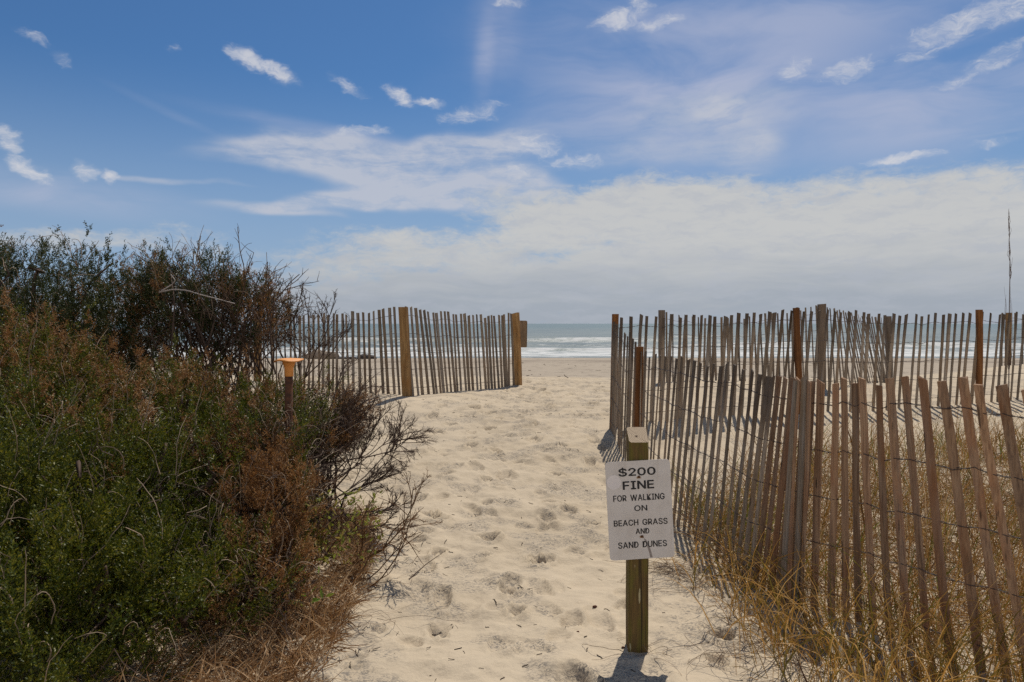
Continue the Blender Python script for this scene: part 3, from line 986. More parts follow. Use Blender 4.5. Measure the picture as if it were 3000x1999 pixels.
GLYPH_CAP = 509
GLYPHS = {
    '$': (447, [202,-74,202,583,244,583,244,-74,224,-9,188,-7,156,-1,128,9,102,23,81,40,64,60,51,83,42,109,38,137,104,137,108,118,114,102,123,88,136,76,150,66,166,59,185,53,204,50,224,49,246,50,267,54,286,60,303,69,317,79,329,92,338,106,344,122,346,139,344,154,340,168,332,179,322,189,310,197,296,205,280,211,263,217,245,222,184,239,145,253,112,269,86,289,67,313,56,341,52,372,54,400,62,425,75,448,92,468,113,484,138,498,165,508,195,514,227,516,259,514,289,508,316,498,340,484,360,468,377,449,390,427,398,403,401,378,337,378,332,402,320,421,302,437,280,449,254,456,225,459,204,457,185,454,167,448,152,440,139,430,129,418,121,405,117,391,115,376,117,359,122,345,131,334,142,324,155,315,169,308,184,302,198,297,212,293,264,279,279,275,295,270,312,264,328,256,344,248,359,238,372,226,384,213,395,198,402,180,407,161,408,139,406,112,399,87,386,64,370,43,349,25,323,11,294,0,261,-7], [0,74,1,74,2,1,74,57,2,57,3,2,56,74,57,74,73,57,73,3,57,3,41,57,41,72,57,72,58,57,55,74,56,72,59,58,54,74,55,72,60,59,53,74,54,72,61,60,52,74,53,72,62,61,72,63,62,51,74,52,3,41,73,41,72,73,51,75,74,71,63,72,51,76,75,70,63,71,70,64,63,50,76,51,50,77,76,50,78,77,69,64,70,50,79,78,69,65,64,49,79,50,68,65,69,49,80,79,49,81,80,68,66,65,67,66,68,48,81,49,48,82,81,48,83,82,47,83,48,47,84,83,47,85,84,46,85,47,46,86,85,46,87,86,46,88,87,45,88,46,45,89,88,45,90,89,45,91,90,45,92,91,44,92,45,44,93,92,44,94,93,44,95,94,43,95,44,43,96,95,43,97,96,42,97,43,42,98,97,41,98,42,41,99,98,41,100,99,40,100,41,39,100,40,39,101,100,38,101,39,37,101,38,37,102,101,36,102,37,35,102,36,35,103,102,34,103,35,33,103,34,33,104,103,32,104,33,31,104,32,31,105,104,12,14,13,12,15,14,30,105,31,12,16,15,30,106,105,11,16,12,29,106,30,11,17,16,28,106,29,11,18,17,28,107,106,10,18,11,27,107,28,10,19,18,26,107,27,10,20,19,26,108,107,25,108,26,9,20,10,9,21,20,24,108,25,9,22,21,23,108,24,9,23,22,9,108,23,9,109,108,8,109,9,8,110,109,7,110,8,7,111,110,6,111,7,6,112,111,5,112,6,5,4,112]),
    '2': (453, [64,0,64,47,234,229,252,248,268,266,282,282,294,298,303,312,311,327,316,341,319,356,320,371,319,389,315,405,308,419,298,431,287,441,273,449,258,455,241,458,224,460,205,458,188,454,172,447,159,438,148,427,139,413,132,398,128,381,127,362,66,362,68,391,75,418,86,442,102,464,121,482,143,496,168,507,196,513,225,516,254,513,281,507,306,497,328,482,346,465,361,445,372,423,379,398,381,372,380,354,377,336,371,318,363,299,351,280,336,259,317,235,294,209,267,180,153,60,153,57,389,57,389,0], [38,40,39,38,41,40,37,41,38,37,42,41,36,42,37,36,43,42,35,43,36,35,44,43,34,44,35,34,20,44,20,19,44,19,45,44,33,21,34,21,20,34,18,45,19,33,22,21,17,45,18,33,23,22,16,45,17,33,24,23,16,46,45,32,24,33,15,46,16,32,25,24,14,46,15,32,26,25,14,47,46,13,47,14,31,26,32,31,27,26,12,47,13,12,48,47,31,28,27,30,28,31,11,48,12,30,29,28,11,49,48,10,49,11,9,49,10,9,50,49,8,50,9,8,51,50,7,51,8,7,52,51,6,52,7,6,53,52,5,53,6,4,53,5,4,54,53,3,54,4,3,55,54,2,55,3,2,56,55,1,56,2,1,57,56,1,58,57,1,59,58,1,60,59,1,61,60,0,61,1]),
    '0': (453, [227,-7,191,-3,158,7,130,24,105,48,85,77,69,113,57,155,50,202,48,254,50,306,57,353,69,395,85,431,106,461,130,484,159,502,191,512,227,516,262,512,295,502,323,484,348,461,368,431,384,395,396,353,403,306,405,254,403,202,396,155,384,113,368,77,348,48,323,24,295,7,263,-3,227,50,250,52,271,60,290,74,306,92,320,116,330,144,338,176,342,213,344,254,342,295,338,332,330,365,320,393,306,416,290,435,271,449,250,457,227,460,203,457,182,449,163,435,147,416,134,393,123,365,115,332,111,295,109,254,111,213,115,176,123,144,134,116,147,92,163,74,182,60,203,52], [17,19,18,16,19,17,16,20,19,15,20,16,15,21,20,14,21,15,14,22,21,14,54,22,54,53,22,53,23,22,13,55,14,55,54,14,13,56,55,52,23,53,13,57,56,51,23,52,13,58,57,50,23,51,50,24,23,12,58,13,12,59,58,49,24,50,11,59,12,49,25,24,11,60,59,48,25,49,11,61,60,47,25,48,10,61,11,47,26,25,10,62,61,46,26,47,9,62,10,46,27,26,9,63,62,45,27,46,8,63,9,8,64,63,44,27,45,44,28,27,8,65,64,43,28,44,7,65,8,43,29,28,7,66,65,42,29,43,6,66,7,42,30,29,6,67,66,41,30,42,40,30,41,6,68,67,5,68,6,40,31,30,5,69,68,39,31,40,39,32,31,4,69,5,4,70,69,38,32,39,4,71,70,37,32,38,36,32,37,4,36,71,4,32,36,4,33,32,3,33,4,2,33,3,2,34,33,2,35,34,1,35,2,1,0,35]),
    'F': (410, [60,0,60,509,369,509,369,452,125,452,125,278,346,278,346,221,125,221,125,0], [0,4,1,4,2,1,4,3,2,0,5,4,0,8,5,8,6,5,8,7,6,0,9,8]),
    'I': (300, [31,0,31,57,118,57,118,452,31,452,31,509,269,509,269,452,183,452,183,57,269,57,269,0], [4,6,5,4,7,6,3,7,4,2,8,3,8,7,3,2,9,8,0,2,1,0,9,2,0,10,9,0,11,10]),
    'N': (523, [60,0,60,509,136,509,343,183,349,174,355,163,363,151,371,137,379,122,388,107,396,90,405,73,414,55,405,54,403,72,402,90,401,108,400,126,399,142,399,157,399,171,399,184,399,195,399,509,463,509,463,0,387,0,202,290,194,303,186,317,177,331,168,346,159,363,148,381,136,402,123,425,108,452,119,454,120,429,121,406,122,384,123,363,124,345,124,328,125,313,125,301,125,291,125,0], [0,36,1,36,2,1,36,37,2,37,3,2,22,24,23,22,25,24,38,3,37,0,38,36,38,35,36,0,39,38,35,3,38,34,3,35,0,40,39,33,3,34,0,41,40,32,3,33,0,42,41,31,3,32,30,3,31,0,43,42,29,3,30,0,44,43,28,3,29,0,45,44,27,3,28,0,46,45,0,47,46,26,3,27,21,25,22,20,25,21,26,4,3,26,5,4,19,25,20,26,6,5,18,25,19,26,7,6,17,25,18,26,8,7,16,25,17,26,9,8,15,25,16,26,10,9,14,11,15,11,25,15,26,14,10,14,11,10,12,25,11,26,13,14,13,25,12,26,25,13]),
    'E': (419, [60,0,60,509,372,509,372,452,125,452,125,286,355,286,355,229,125,229,125,57,375,57,375,0], [0,4,1,4,2,1,4,3,2,0,5,4,0,8,5,8,6,5,8,7,6,0,9,8,0,10,9,0,11,10]),
    'O': (533, [267,-7,225,-3,186,7,150,25,119,49,92,79,70,115,53,157,44,203,40,254,44,305,53,352,70,393,92,429,119,459,150,484,186,501,225,512,267,516,309,512,348,501,384,484,415,459,442,429,464,393,480,352,490,305,493,254,490,203,480,157,464,115,442,79,415,49,384,25,348,7,309,-3,267,53,296,55,324,63,349,76,372,94,392,116,408,144,420,176,428,213,430,254,428,295,420,332,408,365,392,392,372,415,349,433,324,446,296,453,267,456,237,453,210,445,184,433,161,415,142,392,125,364,113,332,106,295,103,254,106,213,113,176,125,144,142,117,161,94,184,76,210,63,237,55], [17,19,18,16,19,17,16,20,19,15,20,16,15,21,20,14,21,15,14,22,21,13,55,14,55,54,14,54,22,14,54,53,22,53,23,22,52,23,53,13,56,55,51,23,52,13,57,56,50,23,51,13,58,57,50,24,23,12,58,13,49,24,50,12,59,58,11,59,12,49,25,24,48,25,49,11,60,59,47,25,48,11,61,60,10,61,11,47,26,25,46,26,47,10,62,61,9,62,10,46,27,26,45,27,46,9,63,62,8,63,9,8,64,63,44,27,45,44,28,27,8,65,64,43,28,44,7,65,8,43,29,28,7,66,65,42,29,43,6,66,7,42,30,29,6,67,66,41,30,42,6,68,67,40,30,41,5,68,6,40,31,30,5,69,68,39,31,40,39,32,31,4,69,5,4,70,69,38,32,39,4,71,70,37,32,38,4,36,71,36,32,37,4,32,36,4,33,32,3,33,4,2,33,3,2,34,33,1,34,2,1,35,34,1,0,35]),
    'R': (449, [60,0,60,509,236,509,273,506,305,500,333,489,356,473,376,455,390,433,401,408,407,381,409,352,407,323,401,296,390,271,376,250,356,232,333,217,305,206,273,200,236,198,96,198,96,255,234,255,258,256,280,260,298,267,313,276,325,287,334,300,340,316,344,333,345,352,344,371,340,389,334,405,325,419,313,430,298,440,279,446,258,451,233,452,125,452,125,0,353,0,230,229,303,229,428,0], [0,22,1,22,42,1,42,2,1,42,3,2,42,4,3,42,5,4,42,6,5,42,7,6,42,41,7,41,40,7,40,8,7,22,43,42,39,8,40,38,8,39,37,8,38,37,9,8,36,9,37,35,9,36,35,10,9,34,10,35,33,10,34,33,11,10,32,11,33,31,11,32,31,12,11,30,12,31,30,13,12,29,13,30,28,13,29,28,14,13,27,14,28,26,14,27,26,15,14,25,15,26,24,15,25,23,15,24,0,21,22,43,23,22,43,45,23,45,15,23,45,16,15,45,46,16,46,17,16,43,20,45,20,44,45,47,17,46,18,47,17,19,47,18,20,47,19,0,20,21,0,43,20,44,47,20]),
    'W': (686, [155,0,16,509,82,509,163,196,167,179,172,162,175,145,179,128,183,111,187,94,190,76,194,58,197,40,189,40,193,58,196,76,200,94,203,111,207,128,211,145,215,162,220,179,224,196,306,509,380,509,462,196,466,179,470,162,474,145,478,128,482,111,486,94,490,76,494,58,497,40,488,40,492,58,495,76,499,94,503,111,506,128,510,145,515,162,519,179,523,196,603,509,670,509,530,0,455,0,368,323,362,345,357,368,351,391,346,417,341,445,336,475,350,475,345,446,340,420,335,395,330,371,324,347,318,323,230,0], [0,2,1,0,3,2,22,55,23,55,24,23,55,56,24,56,25,24,44,46,45,44,47,46,22,54,55,57,25,56,58,53,57,53,25,57,22,58,54,58,53,54,22,59,58,52,25,53,22,60,59,51,25,52,22,61,60,50,25,51,22,62,61,49,25,50,22,63,62,48,25,49,0,4,3,21,63,22,48,26,25,43,47,44,0,5,4,20,63,21,48,27,26,42,47,43,0,6,5,19,63,20,48,28,27,41,47,42,0,7,6,18,63,19,48,29,28,40,47,41,0,8,7,17,63,18,48,30,29,39,47,40,0,9,8,16,63,17,48,31,30,38,47,39,0,10,9,15,63,16,48,32,31,37,47,38,0,14,10,14,11,10,48,36,32,36,33,32,14,11,15,11,63,15,36,33,37,33,47,37,12,63,11,34,47,33,0,13,14,48,35,36,0,12,13,0,63,12,48,34,35,48,47,34]),
    'A': (480, [16,0,201,509,276,509,463,0,395,0,287,302,280,323,272,346,264,372,255,402,244,438,232,478,245,478,233,437,222,402,213,371,204,345,197,322,191,302,85,0,110,142,110,199,370,199,370,142], [0,11,1,11,2,1,11,12,2,12,3,2,0,21,11,21,13,11,13,10,11,13,10,12,10,22,12,22,3,12,9,22,10,21,14,13,8,22,9,21,15,14,7,22,8,21,16,15,6,22,7,21,17,16,5,22,6,21,18,17,21,20,18,20,19,18,4,23,5,23,22,5,0,20,21,20,22,21,20,23,22,23,3,22,0,19,20,4,3,23]),
    'L': (393, [60,0,60,509,125,509,125,57,361,57,361,0], [0,2,1,0,3,2,0,4,3,0,5,4]),
    'K': (467, [104,145,104,216,116,231,128,246,139,261,151,275,162,289,174,303,187,317,199,331,212,344,364,509,448,509,231,276,228,276,60,0,60,509,125,509,125,334,124,225,125,193,125,0,372,0,188,259,228,309,449,0], [15,17,16,15,18,17,10,12,11,10,24,12,24,13,12,9,24,10,15,1,18,1,2,18,2,19,18,8,24,9,7,24,8,7,23,24,13,25,24,6,23,7,5,23,6,0,13,14,0,25,13,4,23,5,3,23,4,3,22,23,2,19,3,19,22,3,20,22,19,15,0,1,21,22,20,15,25,0,21,25,15,22,25,21]),
    'G': (520, [269,-7,225,-3,185,7,149,25,118,49,91,79,69,116,53,157,43,203,40,254,43,305,53,352,69,393,91,429,117,459,149,484,184,501,223,512,265,516,291,514,316,510,340,504,363,494,384,483,403,469,421,453,436,436,449,416,460,395,468,373,474,349,408,349,402,365,395,379,387,393,378,406,368,417,356,427,344,436,330,443,315,448,300,453,283,455,265,456,236,453,209,445,183,432,160,414,141,392,125,364,113,332,106,295,103,254,106,213,113,177,125,145,141,117,161,95,184,76,210,63,238,56,269,53,296,55,322,61,345,71,365,85,382,102,396,123,407,147,413,173,415,202,434,199,283,199,283,256,478,256,478,200,475,160,466,124,451,91,431,62,406,38,377,19,344,5,308,-4], [17,19,18,17,20,19,16,20,17,16,21,20,16,22,21,15,22,16,15,23,22,14,23,15,14,24,23,14,25,24,13,44,14,44,43,14,43,25,14,42,25,43,41,25,42,41,26,25,13,45,44,40,26,41,39,26,40,13,46,45,38,26,39,38,27,26,37,27,38,13,47,46,12,47,13,36,27,37,35,27,36,35,28,27,12,48,47,34,28,35,34,29,28,11,48,12,33,29,34,11,49,48,32,29,33,32,30,29,31,30,32,11,50,49,10,50,11,10,51,50,9,51,10,9,52,51,72,74,73,72,70,74,70,75,74,8,52,9,8,53,52,8,54,53,7,54,8,72,69,70,71,75,70,71,76,75,69,71,72,69,76,71,7,55,54,68,76,69,68,77,76,6,55,7,67,77,68,6,56,55,67,78,77,66,78,67,6,57,56,5,57,6,65,78,66,5,58,57,65,79,78,64,79,65,4,58,5,4,59,58,63,79,64,4,60,59,63,80,79,62,80,63,4,61,60,61,80,62,4,80,61,3,80,4,3,81,80,2,81,3,2,82,81,1,82,2,1,83,82,0,83,1]),
    'B': (456, [60,0,60,509,241,509,274,507,304,501,329,491,350,477,367,461,381,442,390,421,396,398,398,374,397,353,393,336,387,320,378,307,368,295,356,286,343,278,329,272,315,267,315,262,331,260,347,254,363,245,378,234,391,220,402,203,411,184,416,161,418,136,416,111,410,88,400,67,386,48,368,31,344,18,317,8,284,2,247,0,125,57,245,57,281,60,309,67,330,80,344,96,353,115,355,137,354,153,350,169,342,184,333,197,320,209,306,218,289,225,269,229,248,231,125,231,125,285,238,285,256,287,273,290,288,296,302,304,314,314,323,326,330,340,335,355,336,372,333,393,326,412,313,429,294,442,270,449,240,452,125,452], [0,75,1,75,2,1,75,3,2,75,4,3,75,5,4,75,6,5,75,7,6,75,74,7,74,8,7,0,58,75,73,8,74,72,8,73,72,9,8,71,9,72,70,9,71,70,10,9,69,10,70,69,11,10,68,11,69,68,12,11,67,12,68,66,12,67,66,13,12,65,13,66,65,14,13,64,14,65,64,15,14,63,15,64,63,16,15,62,16,63,61,16,62,61,17,16,60,17,61,59,17,60,59,18,17,0,57,58,57,59,58,57,18,59,57,19,18,57,20,19,57,21,20,57,22,21,57,23,22,57,24,23,57,25,24,57,56,25,56,55,25,55,26,25,0,40,57,54,26,55,53,26,54,53,27,26,52,27,53,51,27,52,51,28,27,50,28,51,49,28,50,49,29,28,48,29,49,48,30,29,47,30,48,46,30,47,46,31,30,45,31,46,45,32,31,44,32,45,44,33,32,43,33,44,42,33,43,42,34,33,41,34,42,0,41,40,0,34,41,0,35,34,0,36,35,0,37,36,0,38,37,0,39,38]),
    'C': (510, [267,-7,225,-3,186,7,150,25,119,49,92,79,70,115,53,157,44,203,40,254,44,305,53,352,70,393,92,429,119,459,150,484,186,501,225,512,267,516,293,514,317,511,340,504,362,496,383,485,402,471,419,456,435,438,448,418,459,397,467,373,473,348,408,348,404,365,397,380,389,395,380,407,369,418,357,428,344,437,330,444,315,449,300,453,284,455,267,456,237,453,209,445,184,432,161,414,141,391,125,364,113,332,106,295,103,254,106,213,113,177,125,145,141,117,161,94,184,76,210,63,237,56,267,53,284,54,300,56,315,60,330,65,344,72,357,81,369,90,380,102,389,114,397,128,404,144,408,160,473,160,467,135,459,112,448,91,435,71,420,53,402,38,383,24,363,13,341,5,317,-2,293,-6], [17,19,18,17,20,19,16,20,17,16,21,20,16,22,21,15,22,16,15,23,22,15,24,23,14,24,15,14,25,24,13,44,14,44,43,14,43,25,14,42,25,43,42,26,25,41,26,42,13,45,44,40,26,41,39,26,40,13,46,45,38,26,39,38,27,26,37,27,38,13,47,46,12,47,13,36,27,37,35,27,36,35,28,27,12,48,47,34,28,35,34,29,28,33,29,34,11,48,12,11,49,48,32,29,33,32,30,29,31,30,32,11,50,49,10,50,11,10,51,50,9,51,10,9,52,51,8,52,9,8,53,52,8,54,53,7,54,8,7,55,54,72,74,73,72,75,74,6,55,7,6,56,55,71,75,72,71,76,75,70,76,71,6,57,56,5,57,6,69,76,70,69,77,76,68,77,69,5,58,57,68,78,77,67,78,68,66,78,67,4,58,5,4,59,58,65,78,66,65,79,78,64,79,65,4,60,59,63,79,64,62,79,63,4,61,60,61,79,62,61,80,79,4,80,61,3,80,4,3,81,80,2,81,3,2,82,81,2,83,82,1,83,2,1,84,83,1,85,84,0,85,1]),
    'H': (517, [60,0,60,509,125,509,125,289,392,289,392,509,457,509,457,0,392,0,392,232,125,232,125,0], [0,2,1,0,3,2,4,6,5,4,7,6,0,10,3,10,4,3,10,9,4,9,7,4,0,11,10,8,7,9]),
    'S': (447, [224,-9,188,-7,156,-1,128,9,102,23,81,40,64,60,51,83,42,109,38,137,104,137,108,118,114,102,123,88,136,76,150,66,166,59,185,53,204,50,224,49,246,50,267,54,286,60,303,69,317,79,329,92,338,106,344,122,346,139,344,154,340,168,332,179,322,189,310,197,296,205,280,211,263,217,245,222,184,239,145,253,112,269,86,289,67,313,56,341,52,372,54,400,62,425,75,448,92,468,113,484,138,498,165,508,195,514,227,516,259,514,289,508,316,498,340,484,360,468,377,449,390,427,398,403,401,378,337,378,332,402,320,421,302,437,280,449,254,456,225,459,204,457,185,454,167,448,152,440,139,430,129,418,121,405,117,391,115,376,117,359,122,345,131,334,142,324,155,315,169,308,184,302,198,297,212,293,264,279,279,275,295,270,312,264,328,256,344,248,359,238,372,226,384,213,395,198,402,180,407,161,408,139,406,112,399,87,386,64,370,43,349,25,323,11,294,0,261,-7], [52,54,53,51,54,52,51,55,54,50,55,51,50,56,55,49,56,50,49,57,56,48,57,49,48,58,57,48,59,58,47,70,48,70,69,48,69,59,48,68,59,69,47,71,70,67,59,68,47,72,71,66,59,67,66,60,59,46,72,47,46,73,72,46,74,73,65,60,66,46,75,74,65,61,60,45,75,46,64,61,65,45,76,75,45,77,76,64,62,61,63,62,64,44,77,45,44,78,77,44,79,78,43,79,44,43,80,79,43,81,80,42,81,43,42,82,81,42,83,82,42,84,83,41,84,42,41,85,84,41,86,85,41,87,86,41,88,87,40,88,41,40,89,88,40,90,89,40,91,90,39,91,40,39,92,91,39,93,92,38,93,39,38,94,93,37,94,38,37,95,94,37,96,95,36,96,37,35,96,36,35,97,96,34,97,35,33,97,34,33,98,97,32,98,33,31,98,32,31,99,98,30,99,31,29,99,30,29,100,99,28,100,29,27,100,28,27,101,100,8,10,9,8,11,10,26,101,27,8,12,11,26,102,101,7,12,8,25,102,26,7,13,12,24,102,25,7,14,13,24,103,102,6,14,7,23,103,24,6,15,14,22,103,23,6,16,15,22,104,103,21,104,22,5,16,6,5,17,16,20,104,21,5,18,17,19,104,20,5,19,18,5,104,19,5,105,104,4,105,5,4,106,105,3,106,4,3,107,106,2,107,3,2,108,107,1,108,2,1,0,108]),
    'D': (502, [219,0,96,0,96,57,215,57,254,60,288,68,318,81,343,99,363,122,379,149,390,181,397,216,399,255,397,294,390,329,379,361,364,388,344,410,320,428,291,441,258,449,221,452,93,452,93,509,225,509,273,505,315,495,353,478,385,455,412,426,433,391,449,351,458,306,462,255,458,205,449,159,433,119,411,83,384,54,351,31,312,14,268,3,125,509,125,0,60,0,60,509], [44,23,45,23,42,45,44,22,23,42,24,23,43,24,42,43,21,24,21,25,24,21,26,25,21,27,26,21,28,27,21,20,28,20,29,28,44,21,22,44,2,21,2,43,21,19,29,20,18,29,19,17,29,18,17,30,29,16,30,17,16,31,30,15,31,16,14,31,15,14,32,31,13,32,14,13,33,32,12,33,13,11,33,12,11,34,33,10,34,11,10,35,34,9,35,10,9,36,35,8,36,9,7,36,8,7,37,36,6,37,7,6,38,37,5,38,6,4,38,5,3,38,4,44,1,2,43,3,2,43,38,3,43,39,38,43,40,39,43,41,40,43,0,41,1,43,44,43,0,1]),
    'U': (517, [259,-8,220,-6,186,2,154,15,126,33,103,55,85,80,71,108,63,140,60,173,60,509,124,509,124,178,126,155,132,133,141,113,153,95,169,80,187,68,208,59,232,53,259,52,285,53,309,59,331,68,349,80,364,95,377,113,385,133,391,155,393,178,393,509,457,509,457,173,454,140,446,108,433,80,414,55,391,33,363,15,332,2,297,-6], [9,11,10,9,12,11,30,32,31,30,33,32,9,13,12,29,33,30,8,13,9,29,34,33,8,14,13,28,34,29,7,14,8,28,35,34,27,35,28,7,15,14,7,16,15,26,35,27,6,16,7,26,36,35,6,17,16,25,36,26,6,18,17,24,36,25,5,18,6,24,37,36,5,19,18,23,37,24,5,20,19,22,37,23,22,38,37,4,20,5,4,21,20,21,38,22,4,38,21,3,38,4,3,39,38,2,39,3,2,40,39,1,40,2,1,41,40,0,41,1]),
}


def build_sign():
    Z0 = 3.17
    base = P(1465, 1492, Z0)
    gx, gy = base[0], base[1] + 0.045
    gz = float(ground(gx, gy)[0])
    root = tag(empty('warning_sign', (gx, gy, gz)), 'white fine notice bolted to a mossy square timber post standing in the sand', 'sign')
    # post: square timber, sloping sawn top
    w = 0.090
    zt_back, zt_front = CAMZ - 0.474, CAMZ - 0.530
    K, rows = 9, []
    ch = 0.16
    prof = ((-1, -1 + ch), (-1 + ch, -1), (1 - ch, -1), (1, -1 + ch), (1, 1 - ch), (1 - ch, 1), (-1 + ch, 1), (-1, 1 - ch))
    xoff = lambda f: (gx + 0.004 + (0.004) * f)
    for k in range(K):
        f = k / (K - 1)
        for (px, py) in prof:
            ztop = zt_front + (zt_back - zt_front) * (py + 1) / 2
            z = (gz - 0.3) * (1 - f) + ztop * f
            tw = w / 2 * (1 - 0.03 * f)
            rows.append((xoff(f) + px * tw + rng.normal() * 0.0007, gy + py * tw + rng.normal() * 0.0007, z))
    F = []
    for k in range(K - 1):
        for q in range(8):
            a, e = k * 8 + q, k * 8 + (q + 1) % 8
            F.append((a, e, e + 8, a + 8))
    mi = [0] * len(F)
    e = (K - 1) * 8
    F += [(e, e + 1, e + 2, e + 7), (e + 2, e + 3, e + 6, e + 7), (e + 3, e + 4, e + 5, e + 6)]
    mi += [1, 1, 1]
    # mossy timber
    m, g, out = new_mat('mossy_timber')
    tc = g.new('ShaderNodeTexCoord')
    p = tc.outputs['Object']
    grain = g.noise(g.mapping(p, sc=(110, 110, 4)), 1.0, 5, 0.65, 0.4)
    col = g.mix(g.smooth(grain, 0.3, 0.72), (0.17, 0.108, 0.038), (0.075, 0.046, 0.02))
    moss = g.noise(g.mapping(p, sc=(20, 20, 6)), 1.0, 4, 0.6)
    col = g.mix(g.smooth(moss, 0.42, 0.66, 0, 0.75), col, (0.115, 0.102, 0.02))
    _, _, pz = g.sep(p)
    chip = g.noise(g.mapping(p, loc=(3, 0, 0), sc=(60, 60, 11)), 1.0, 2, 0.4)
    col = g.mix(g.smooth(chip, 0.70, 0.74, 0, 0.85), col, (0.42, 0.37, 0.22))
    crack = g.noise(g.mapping(p, sc=(60, 60, 1.3)), 1.0, 2, 0.5)
    col = g.mix(g.smooth(crack, 0.64, 0.69, 0, 0.8), col, (0.03, 0.022, 0.012))
    principled(g, out, col, 0.85, 0.2, grain, 0.5, 0.003)
    # sawn end: rings and checks
    m2, g2, out2 = new_mat('sawn_end_grain')
    tc = g2.new('ShaderNodeTexCoord')
    p = g2.mapping(tc.outputs['Object'], loc=(-0.004, 0.006, 0), sc=(1, 1, 0.0))
    pn = g2.vmath('ADD', p, g2.vmath('MULTIPLY', g2.noise(p, 30, 2, 0.5, color=True), (0.006, 0.006, 0)))
    d = g2.vmath('LENGTH', pn)
    rings = g2.math('SINE', g2.math('MULTIPLY', d, 900))
    c2 = g2.mix(g2.smooth(rings, -0.4, 0.9, 0, 1), (0.46, 0.36, 0.25), (0.26, 0.195, 0.135))
    px, py, _ = g2.sep(pn)
    ang = g2.math('ARCTAN2', py, px)
    ck = g2.noise(g2.comb(g2.math('MULTIPLY', ang, 1.6), 0.0, 0.0), 2.2, 2, 0.6)
    c2 = g2.mix(g2.math('MULTIPLY', g2.smooth(ck, 0.62, 0.68), 0.9), c2, (0.06, 0.042, 0.03))
    c2 = g2.mix(g2.smooth(d, 0.008, 0.003), c2, (0.05, 0.03, 0.02))
    principled(g2, out2, c2, 0.9, 0.15, rings, 0.25, 0.001)
    obj('post', np.array(rows), np.array(F), [m, m2], root, origin=(gx, gy, gz), mi=mi)

    # board
    W, H = 0.289, 0.437
    roll = R(3.0)
    c0 = P(1474.5, 1178, 3.115)
    c0[1] = gy - w / 2 - 0.006
    bend = lambda x, z: 0.0035 * math.sin(x * 14 + 0.6) * (0.35 + abs(z) * 2.6) - 0.0035
    mb, g, out = new_mat('faded_white_paint')
    tc = g.new('ShaderNodeTexCoord')
    p = tc.outputs['Object']
    dirt = g.noise(p, 9, 5, 0.6)
    col = g.mix(g.smooth(dirt, 0.4, 0.75, 0, 0.7), (0.58, 0.545, 0.52), (0.47, 0.43, 0.395))
    spk = g.noise(p, 110, 2, 0.5)
    col = g.mix(g.smooth(spk, 0.72, 0.78, 0, 0.6), col, (0.25, 0.19, 0.14))
    streak = g.noise(g.mapping(p, sc=(40, 40, 3)), 1.0, 3, 0.6)
    col = g.mix(g.smooth(streak, 0.62, 0.75, 0, 0.3), col, (0.42, 0.35, 0.28))
    principled(g, out, col, 0.55, 0.3, dirt, 0.05, 0.002)
    V, F = board(W, H, 0.017, bend, 'board', mb, c0, roll, root)
    bo = obj('board', V, F, mb, root, origin=c0, smooth=False)
    m_ink = mat_plain('faded_black_ink', (0.028, 0.026, 0.028), 0.6, 0.25, 0.3, 30, bump=0.02)
    k = 4.394e-4
    th = R(3.0)
    front = -0.0018
    for body, x, y, wpx, hpx, bold in (('$200', 410, 573, 372, 74, .0018), ('FINE', 425, 706, 312, 80, .0018), ('FOR WALKING', 430, 833, 518, 60, .0009),
                                       ('ON', 449, 940, 128, 54, .0009), ('BEACH GRASS', 448, 1083, 542, 58, .0009), ('AND', 467, 1173, 136, 52, .0009), ('SAND DUNES', 467, 1307, 492, 60, .0009)):
        dx, dy = (x - 440), -(y - 958)
        lx = (dx * math.cos(th) + dy * math.sin(th)) * k
        ly = (-dx * math.sin(th) + dy * math.cos(th)) * k
        V, Ft = text_mesh(body, wpx * k, hpx * k, lx, ly, front, bend, bold)
        t = obj('lettering', place(V, roll, 0, c0), Ft, m_ink, bo, origin=c0)
        tag(t, 'black painted words %s' % body)

    def decal(name, pts, mat, off=-0.0016):
        pts = np.array(pts, float)
        V = np.array([(a, bend(a, b) + off, b) for a, b in pts])
        c = V.mean(0)
        Vv = np.concatenate([[c], V])
        n = len(V)
        Fv = np.array([(0, 1 + i, 1 + (i + 1) % n) for i in range(n)])
        return obj(name, place(Vv, roll, 0, c0), Fv, mat, bo, origin=c0)

    def loc(x, y):
        dx, dy = (x - 440), -(y - 958)
        return ((dx * math.cos(th) + dy * math.sin(th)) * k, (-dx * math.sin(th) + dy * math.cos(th)) * k)
    m_st = mat_plain('pale_sticker', (0.68, 0.64, 0.635), 0.45, 0.3, 0.06, 20, bump=0.02)
    cx, cz = loc(176, 680)
    decal('sticker', [(cx + 0.0325 * math.cos(a), cz + 0.0325 * math.sin(a)) for a in np.linspace(0, 2 * np.pi, 36, endpoint=False)], m_st)
    m_smear = mat_plain('grey_scratch', (0.30, 0.26, 0.24), 0.7, 0.2, 0.3, 60, bump=0.02)
    decal('scratch', [loc(*q) for q in ((478, 1245), (505, 1262), (545, 1345), (572, 1440), (548, 1442), (522, 1350), (500, 1290))], m_smear, -0.0014)
    m_rust = mat_plain('rust', (0.12, 0.055, 0.025), 0.8, 0.2, 0.5, 300, bump=0.3)
    m_rs = mat_plain('rust_stain', (0.34, 0.22, 0.13), 0.8, 0.2, 0.3, 120, bump=0.02)
